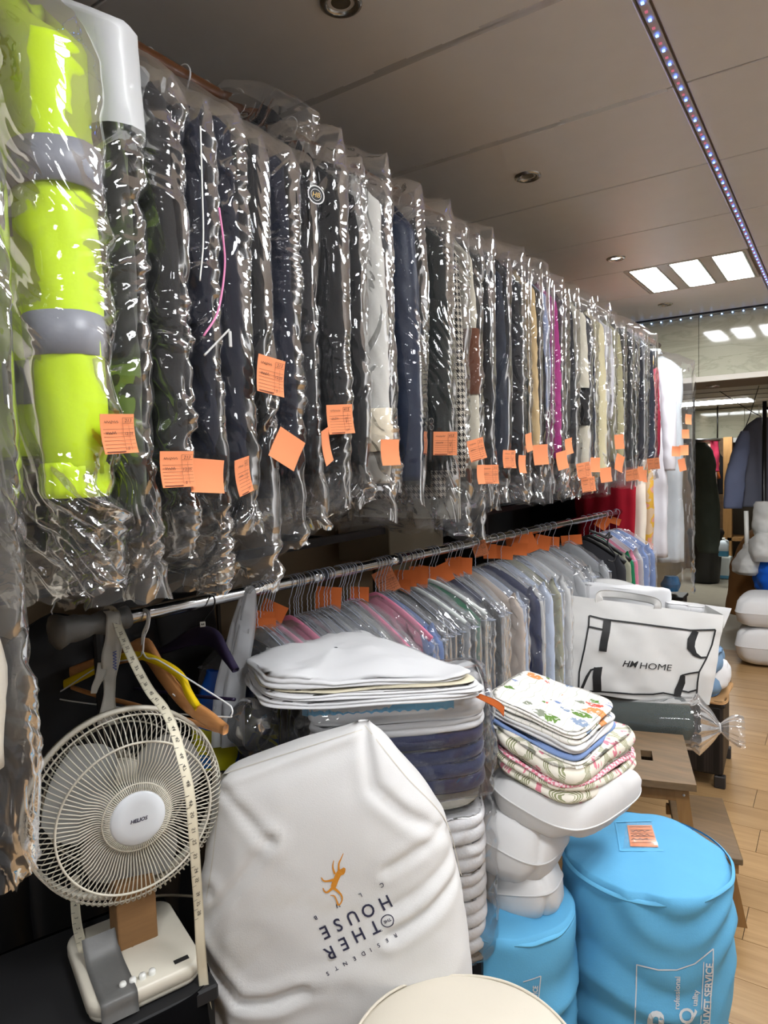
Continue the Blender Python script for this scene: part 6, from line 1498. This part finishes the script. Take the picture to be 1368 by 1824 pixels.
dpt = .17; Bk = Pq + bk * (dpt + .01 * np.sin(PI * U))[..., None] + np.array([0, 0, .01]) * Vv[..., None]; mk('back_panel', Bk.reshape(-1, 3), gridF(n_, n_), M_WHITEBAG, t)
for nm, A, B in (('side_gusset', Pf[-1], Bk[-1]), ('side_gusset', Pf[0], Bk[0]), ('bottom_gusset', Pf[:, 0], Bk[:, 0])):
    W_ = np.linspace(0, 1, 9); V = np.array([A * (1 - w) + B * w + (RGT * (-.03 if nm == 'side_gusset' and A is Pf[-1] else (.03 if nm == 'side_gusset' else 0)) * math.sin(PI * w)) for w in W_]); mk(nm, V.reshape(-1, 3), gridF(9, n_), M_WHITEBAG, t)
c0 = Pf[-1, -1]; mk('corner_peak', [c0, c0 + RGT * .035 + np.array([0, 0, .028]), Bk[-1, -1], c0 + np.array([0, 0, -.06])], [(0, 1, 2), (0, 3, 1)], M_WHITEBAG, t)
for side, Pn in ((0, Pf), (1, Bk)):
    hA = Pn[int(n_ * .22), -1]; hB = Pn[int(n_ * .56), -1]; md = (hA + hB) / 2 + np.array([0, 0, .022 if side == 0 else .045]) + bk * (.06 if side == 0 else -.01)
    pts = smoothpath([hA - [0, 0, .03], hA + [0, 0, .02], md + (hA - hB) * .18, md + (hB - hA) * .18, hB + [0, 0, .02], hB - [0, 0, .03]], 40)
    T = np.gradient(pts, axis=0); T /= np.linalg.norm(T, axis=1)[:, None]; w3 = np.cross(T, bk); w3 /= np.linalg.norm(w3, axis=1)[:, None]
    ribbon('handle', pts, w3 * .016, M_WHITEBAG, t, .0015, 8, .002)
bvq = bvh_of(fr_); Z5 = lambda x, y: (960 + x / 3.353, 1000 + y / 3.353)
def pl5(pts, w): return stroke([Z5(*p) for p in pts], np.asarray(w, float) * 1.25)
art = [pl5([(300, 325), (297, 385), (270, 530), (240, 660), (236, 772)], 2.4), pl5([(300, 325), (380, 345), (640, 378), (900, 412), (1052, 408)], 2.4), pl5([(1052, 408), (1030, 500), (1000, 575), (955, 660), (945, 720), (940, 800)], 2.4), pl5([(236, 772), (360, 775), (560, 792), (680, 792), (740, 784), (800, 796), (870, 815), (925, 812), (942, 795)], 2.2),
       pl5([(297, 390), (380, 408)], 2.4), pl5([(408, 350), (400, 420), (388, 480), (380, 536)], 11), pl5([(935, 415), (908, 470), (905, 515), (930, 555), (965, 575), (1000, 572)], [9, 12, 11, 6, 3, 2]),
       pl5([(955, 660), (900, 668), (850, 680)], 2.2), pl5([(858, 680), (852, 720), (830, 770), (822, 808)], [7, 10, 11, 10]), pl5([(842, 770), (890, 780), (940, 765)], 2.2), pl5([(300, 775), (262, 772), (252, 768)], 1.5),
       pl5([(250, 770), (285, 690), (310, 648), (345, 636), (378, 634)], [4, 4, 3, 2, 2]), pl5([(352, 634), (345, 690), (348, 775)], 12)]
art.append(place_text('HM', *Z5(545, 612), 11, (1, .07), .02, .3, xs=1.15)); art.append(stroke([Z5(532, 622), Z5(538, 626)], 1.4)); art.append(place_text('HOME', *Z5(697, 628), 11.5, (1, .075), 0, .1, xs=1.3))
o = decal('printed_letters', [(V_ if len(F_[0]) != 4 else V_, F_) for V_, F_ in art], bvq, M_PRINTK, fr_, .004, 2, 2.8); o['label'] = 'black printed letters'
for (pts, D, hh, lab) in (([(1020, 1086), (1200, 1100), (1222, 1066), (1118, 1044)], 2.98, .05, 'large folded white linen sticking out of the carrier bag'), ([(1190, 1100), (1232, 1104), (1246, 1084), (1200, 1080)], 2.95, .03, 'small folded white linen at the right of the carrier bag opening'), ([(1225, 1104), (1258, 1104), (1262, 1090), (1230, 1086)], 3.0, .02, 'narrow white linen strip at the carrier bag corner')):
    C = np.array([atD(x, y, D + (0 if k < 2 else .06)) for k, (x, y) in enumerate(pts)]); zz = C[:, 2].max(); lo_ = C.copy()
    mid = C.mean(0); Rr = [mid + (c - mid) * 1.0 for c in C]
    V = []
    o = slab('folded_linen', [atD(pts[0][0], pts[0][1], D) , atD(pts[1][0], pts[1][1], D), atD(pts[1][0] - 4, pts[1][1], D) + E_F * .09, atD(pts[0][0], pts[0][1], D) + E_F * .09], max(.03, (pts[0][1] - pts[3][1]) * D / FPX + .012), M_LINEN, None, 2, 320 + int(pts[0][0]) % 7, 7, .006, .012, .002, 80, .006); tag(o, lab, 'linen', 'linen in the carrier bag')
# ------------------------------------------------------------------ black covers behind the near end of the rail
for k in range(6):
    yy = .28 + k * .19; g = thing('black_garment_cover', f'black garment cover hanging on the wall behind the fan, {ORD[k]} from the near end', 'garment cover', (-1.52, yy, 1.33), 1.57 + .05 * (k % 3), 'black garment covers behind the fan')
    put('cover', body_mesh(.11, .05, 1.15, 500 + k, .05, -.05, 0, .012, 40, 40), plain('black_cover_cloth', (17, 17, 19), .55, bump=.3, bscale=20), g, True)
    put('wire_hook', HOOK, None, g, True)
g = thing('wall_rail', 'black square wall rail behind the chrome rail', 'rail', (-1.5, 1.2, 1.32)); MB().box((-1.52, 1.9, 1.335), (.012, 1.9, .014)).make('bar', M_BLACKM, g)
for yy in (.1, 1.9, 3.7): MB().box((-1.66, yy, 1.335), (.14, .012, .012)).make('wall_bracket', M_BLACKM, g)
# cardboard box and dark cabinet on the wall
g = thing('wall_cabinet', 'dark open cabinet behind the far half of the chrome rail', 'cabinet', (-1.6, 3.4, .8))
b = MB(); b.box((-1.6, 3.7, 1.52), (.19, .75, .012)); b.box((-1.6, 3.7, .6), (.19, .75, .012)); b.make('shelf_board', M_BLACKM, g)
for yy in (2.96, 4.44): MB().box((-1.6, yy, 1.06), (.19, .012, .45)).make('side_panel', M_BLACKM, g)
MB().box((-1.785, 3.7, 1.06), (.008, .74, .45)).make('back_panel', plain('matt_black_board', (18, 18, 20), .7), g)
g = thing('storage_box', 'beige storage box on the wall rail behind the shirts', 'box', (-1.6, 2.35, 1.35)); bevel_box('box_body', (-1.62, 2.45, 1.30), (.13, .22, .10), plain('beige_card', (150, 138, 116), .8), g, .004, 1); bevel_box('lid', (-1.62, 2.45, 1.405), (.135, .225, .006), plain('beige_card', (150, 138, 116), .8), g, .002, 1)

# ------------------------------------------------------------------ things in the doorway and back room
# black rolling rack with a blue-grey shirt
PX = atD(1362, 715, 5.75)
t = thing('garment_rack', 'black metal garment rack at the right edge', 'garment rack', (PX[0], PX[1], 0))
b = MB().tube([(PX[0], PX[1], .03), (PX[0], PX[1], PX[2])], .017, 12); b.make('upright', M_BLACKM, t, True)
b = MB().tube([(PX[0] + .9, PX[1], .03), (PX[0] + .9, PX[1], PX[2])], .017, 12); b.make('upright', M_BLACKM, t, True)
MB().tube([(PX[0], PX[1], PX[2] - .06), (PX[0] + .9, PX[1], PX[2] - .06)], .012, 10).make('top_rail', M_BLACKM, t, True)
for q in (0, .9): MB().tube([(PX[0] + q, PX[1] - .25, .03), (PX[0] + q, PX[1] + .25, .03)], .014, 10).make('foot_bar', M_BLACKM, t, True)
# shirt facing the camera
t = thing('hanging_shirt', 'blue-grey shirt hanging at the right edge under the marble header', 'shirt', atD(1338, 800, 5.95))
M_SHB = fabric('blue_grey_cotton', (104, 112, 138), .9, .1, 8); SD = 5.95
row_body('body', [(744, 1352, 1362, SD, .02), (752, 1335, 1385, SD, .05), (775, 1318, 1400, SD, .07), (820, 1316, 1404, SD, .08), (870, 1318, 1406, SD, .08), (903, 1312, 1406, SD, .08)], fabric('grey_cotton', (92, 94, 106), .9, .1, 8), t, 40, 40, 2.6, 6, .012, (), 9)
row_body('sleeve', [(768, 1322, 1332, SD - .06, .02), (780, 1314, 1336, SD - .06, .04), (820, 1302, 1330, SD - .07, .05), (850, 1292, 1326, SD - .08, .05), (900, 1288, 1322, SD - .08, .05), (906, 1290, 1320, SD - .08, .04)], M_SHB, t, 30, 30, 2.4, 8, .014, (), 10)
MB().tube([atD(1352, 744, SD), atD(1352, 722, SD)], .003, 6).make('wire_hook', M_WIREW, t)
# clear hanger stand under the shirt
t = thing('white_stand', 'thin white stand pole below the blue-grey shirt', 'stand', atZ(1333, 1100, .0))
MB().tube([atD(1329, 910, 5.6), atD(1331, 990, 5.6)], .018, 10).make('pole', M_WHITEP, t, True)
# cables on the header
for k, (pp, lab) in enumerate((([(1282, 697, 6.3), (1305, 712, 6.2), (1330, 728, 6.1), (1356, 742, 6.0)], 'thin grey cable drooping from the back room ceiling'), ([(1352, 687, 6.2), (1341, 722, 6.2), (1335, 742, 6.2), (1326, 766, 6.2)], 'short dark cable hanging beside the rack'))):
    o = mk('cable', *tubeVF(smoothpath([atD(*q) for q in pp], 20), .004, 6), plain('grey_cable', (76, 74, 70), .5)); tag(o, lab, 'cable')
# dark green long coat, pink, red garments in the back room
def far_coat(name, rows, key, rgb, lab, seed, parts=True):
    t = thing(name, lab, 'garment', atD((rows[0][1] + rows[0][2]) / 2, rows[0][0], rows[0][3]), group='clothes in the back room')
    row_body('body', rows, fabric('far_' + key, rgb, .9, .25, 7), t, 40, 44, 2.4, seed, .03, (), 6); return t
far_coat('long_coat', [(789, 1228, 1250, 7.3, .05), (797, 1222, 1262, 7.3, .12), (830, 1228, 1270, 7.3, .16), (900, 1238, 1275, 7.3, .16), (960, 1244, 1278, 7.3, .16), (984, 1246, 1276, 7.3, .14)], 'green', (70, 76, 66), 'dark grey-green long coat hanging in the back room opening', 3)
far_coat('hanging_dress', [(790, 1262, 1276, 8.6, .05), (830, 1262, 1276, 8.6, .07), (870, 1264, 1276, 8.6, .07)], 'pinkish', (170, 140, 130), 'dusty pink dress in the back room behind the green coat', 5)
far_coat('hanging_dress', [(786, 1268, 1278, 8.4, .04), (812, 1268, 1280, 8.4, .06), (840, 1268, 1280, 8.4, .06)], 'crimson', (130, 24, 50), 'small crimson garment in the back room', 7)
bj = far_coat('hanging_jacket', [(786, 1276, 1280, 8.75, .02), (811, 1275, 1281, 8.75, .02), (814, 1272, 1286, 8.75, .04), (830, 1270, 1293, 8.75, .1), (880, 1272, 1290, 8.75, .1)], 'blackfar', (18, 16, 18), 'black jacket with an orange strap in the back room', 9)
mk('orange_strap', *tubeVF(smoothpath([atD(1279, 824, 8.6), atD(1278, 838, 8.58), atD(1281, 852, 8.6)], 10), .02, 6), plain('orange_strap', (176, 84, 24), .7), bj)
br = thing('clothes_rail', 'dark clothes rail in the back room carrying the far clothes', 'clothes rail', (-1.6, 8, 1.8))
q0, q1 = atD(1236, 785, 7.3), atD(1278, 783, 8.8); MB().tube([q0 + (q0 - q1) * .3, q1 + (q1 - q0) * .1], .02, 8).make('pole', M_BLACKM, br, True)
for q in (q0, q1): MB().tube([q, [q[0], q[1], BZ + .012]], .01, 6).make('ceiling_rod', M_BLACKM, br, True)
# shelf post
o = thing('shelf_frame', 'pale timber shelf frame in the back room', 'shelf', atZ(1300, 1000, 0))
p0 = atD(1297, 784, 8.6); MB().box((p0[0], p0[1], .9), (.05, .05, .9)).make('post', M_STOOLP, o); MB().box((p0[0] + .8, p0[1], .9), (.05, .05, .9)).make('post', M_STOOLP, o)
for zz in (.5, 1.0, 1.45): MB().box((p0[0] + .4, p0[1] + .15, zz), (.4, .2, .02)).make('shelf_board', M_STOOLP, o)
o2 = MB().box((p0[0] - .5, p0[1] + .6, .9), (.45, .02, .9)).make('brown_board', wood('brown_partition', (88, 68, 48), (112, 86, 60), (2, 2, 20), .6)); tag(o2, 'brown timber partition board in the back room', 'board')
# bin
bn_ = atZ(1252, 1042, 0.0); bs = .55
t = thing('dustbin', 'black pedal bin standing in the back room', 'bin', (bn_[0], bn_[1], 0))
bb_ = atD(1252, 1042, 8.0)
zc = atZ(1253, 1040, .0)
lathe('bin_body', [(.0001, .004), (.15, .004), (.16, .02), (.20, .58), (.205, .6)], M_BLACK, t, 4 * 8, (zc[0], zc[1] + .15, 0)); lathe('lid', [(.21, .6), (.212, .63), (.19, .67), (.0001, .7)], M_BLACK, t, 32, (zc[0], zc[1] + .15, 0))
# plastic jugs
def jug(px, pyb, w, h, rgb, lab, D, low=None):
    c = atD(px, pyb, D); r = w * D / FPX / 2; H = h * D / FPX; t = thing('plastic_jug', lab, 'jug', c)
    def fn(V): 
        W = V.copy(); a = np.arctan2(V[..., 1], V[..., 0]); R_ = np.hypot(V[..., 0], V[..., 1]); k = 1 / np.maximum(np.abs(np.cos(a)), np.abs(np.sin(a))) ** .6; W[..., 0] *= k; W[..., 1] *= k; return W
    m = plain('jug_' + lab[:5], rgb, .4)
    lathe('jug_body', [(.0001, .0), (r * .8, .0), (r * .86, H * .05), (r * .86, H * .7), (r * .5, H * .88), (r * .22, H * .92), (r * .22, H * .98)], m, t, 32, c, fn=fn); lathe('cap', [(r * .26, H * .95), (r * .26, H * 1.04), (.0001, H * 1.05)], M_WHITEP, t, 20, c)
    MB().tube(smoothpath([c + [r * .2, -r * .3, H * .9], c + [r * .75, -r * .4, H * .88], c + [r * .85, -r * .4, H * .6]], 12), r * .14, 8).make('jug_handle', m, t, True)
    if low: lathe('blue_liquid', [(r * .88, H * .03), (r * .88, H * .32)], plain('blue_liquid', low, .3), t, 32, c, fn=fn)
jug(1289, 991, 19, 32, (196, 206, 212), 'white jug of blue liquid on a container in the back room', 8.1, (70, 140, 178))
cc = atZ(1288, 1032, 0.0); t = thing('plastic_tub', 'square white plastic tub under the jug in the back room', 'tub', cc); D_ = proj(cc)[2]
hh = 41 * D_ / FPX; bevel_box('tub_body', cc + [0, .1, hh / 2], (24 * D_ / FPX / 2, .1, hh / 2 - .002), plain('tub_white', (196, 200, 194), .4), t, .02, 2); bevel_box('blue_label', cc + [0, -.002, .03], (20 * D_ / FPX / 2, .002, .02), plain('tub_blue', (80, 140, 170), .5), t, .001, 1)
# brown board / leather chair back with pale laundry bags, blue bag, stacked pillows
t = thing('brown_coat', 'brown coat draped over a chair by the doorway', 'coat', atZ(1330, 1090, 0))
row_body('coat_body', [(938, 1350, 1362, 6.1, .04), (950, 1334, 1375, 6.1, .1), (975, 1322, 1400, 6.1, .16), (1010, 1308, 1410, 6.1, .2), (1050, 1302, 1410, 6.1, .2), (1092, 1296, 1410, 6.1, .18)], fabric('brown_wool', (122, 84, 46), .9, .2, 6), t, 50, 50, 3, 12, .03, (), 6)
def bagblob(name, rows, m, lab, seed, cat='bag', wr=.03):
    o = row_body(name, rows, m, None, 50, 60, 2.4, seed, wr, (), 9); tag(o, lab, cat); return o
M_GRB = fabric('grey_white_bag_plastic', (196, 196, 192), .45, .1, 10, 60, .6)
bagblob('laundry_bag', [(893, 1352, 1366, 5.55, .04), (910, 1346, 1395, 5.55, .1), (940, 1344, 1410, 5.55, .13), (965, 1348, 1410, 5.55, .12), (972, 1352, 1405, 5.55, .08)], M_GRB, 'topmost pale grey tied laundry bag by the doorway', 21)
bagblob('laundry_bag', [(948, 1350, 1366, 5.45, .05), (962, 1340, 1400, 5.45, .12), (985, 1340, 1410, 5.45, .14), (1000, 1345, 1405, 5.45, .1)], M_GRB, 'cream-white laundry bag under the topmost grey bag', 25)
bagblob('laundry_bag', [(968, 1330, 1346, 5.6, .05), (985, 1318, 1352, 5.6, .12), (1005, 1310, 1356, 5.6, .14), (1020, 1310, 1350, 5.6, .12), (1024, 1322, 1340, 5.6, .08)], M_GRB, 'crinkled grey laundry bag slumped over the brown coat', 23)
bagblob('blue_sack', [(985, 1360, 1380, 5.5, .05), (1000, 1352, 1410, 5.5, .14), (1030, 1348, 1420, 5.5, .18), (1050, 1352, 1415, 5.5, .16), (1056, 1360, 1400, 5.5, .1)], fabric('royal_blue_nylon', (24, 92, 196), .5, .08, 8), 'royal blue stuff sack beside the doorway', 27)
pb = atZ(1308, 1180, 0.0)
def pil(z, th, seed, lab, dx=0):
    C = [np.array([pb[0] + dx, pb[1] - .12, z]), np.array([pb[0] + .62 + dx, pb[1] - .06, z]), np.array([pb[0] + .60 + dx, pb[1] + .42, z]), np.array([pb[0] + .02 + dx, pb[1] + .40, z])]
    o = cushion('pillow', C, th, M_PILLOW, None, seed, 44, 6, .02, pw=.34, rnd=7); tag(o, lab, 'pillow', 'white pillows on the floor')
pil(.155, .30, 401, 'lower plump white pillow on the floor at the right edge'); pil(.41, .24, 403, 'upper white pillow stacked on the floor pillow at the right edge', -.0)
# items under the long gowns
bx_ = atD(1194, 1056, 5.1); g = thing('black_crate', 'black crate on the floor below the white overcoat', 'crate', (bx_[0], bx_[1], 0)); bevel_box('crate_body', (bx_[0], bx_[1], bx_[2] / 2 - .004), (.1, .1, bx_[2] / 2 - .006), M_BLACK, g, .006, 1); bevel_box('crate_rim', (bx_[0], bx_[1], bx_[2] - .02), (.108, .108, .012), M_BLACK, g, .004, 1)
o = bagblob('blue_bag', [(1026, 1186, 1206, 5.1, .04), (1040, 1182, 1208, 5.1, .08), (1052, 1184, 1206, 5.1, .07)], fabric('petrol_blue_plastic', (30, 100, 150), .4), 'small blue bag on the floor beneath the white overcoat', 29)
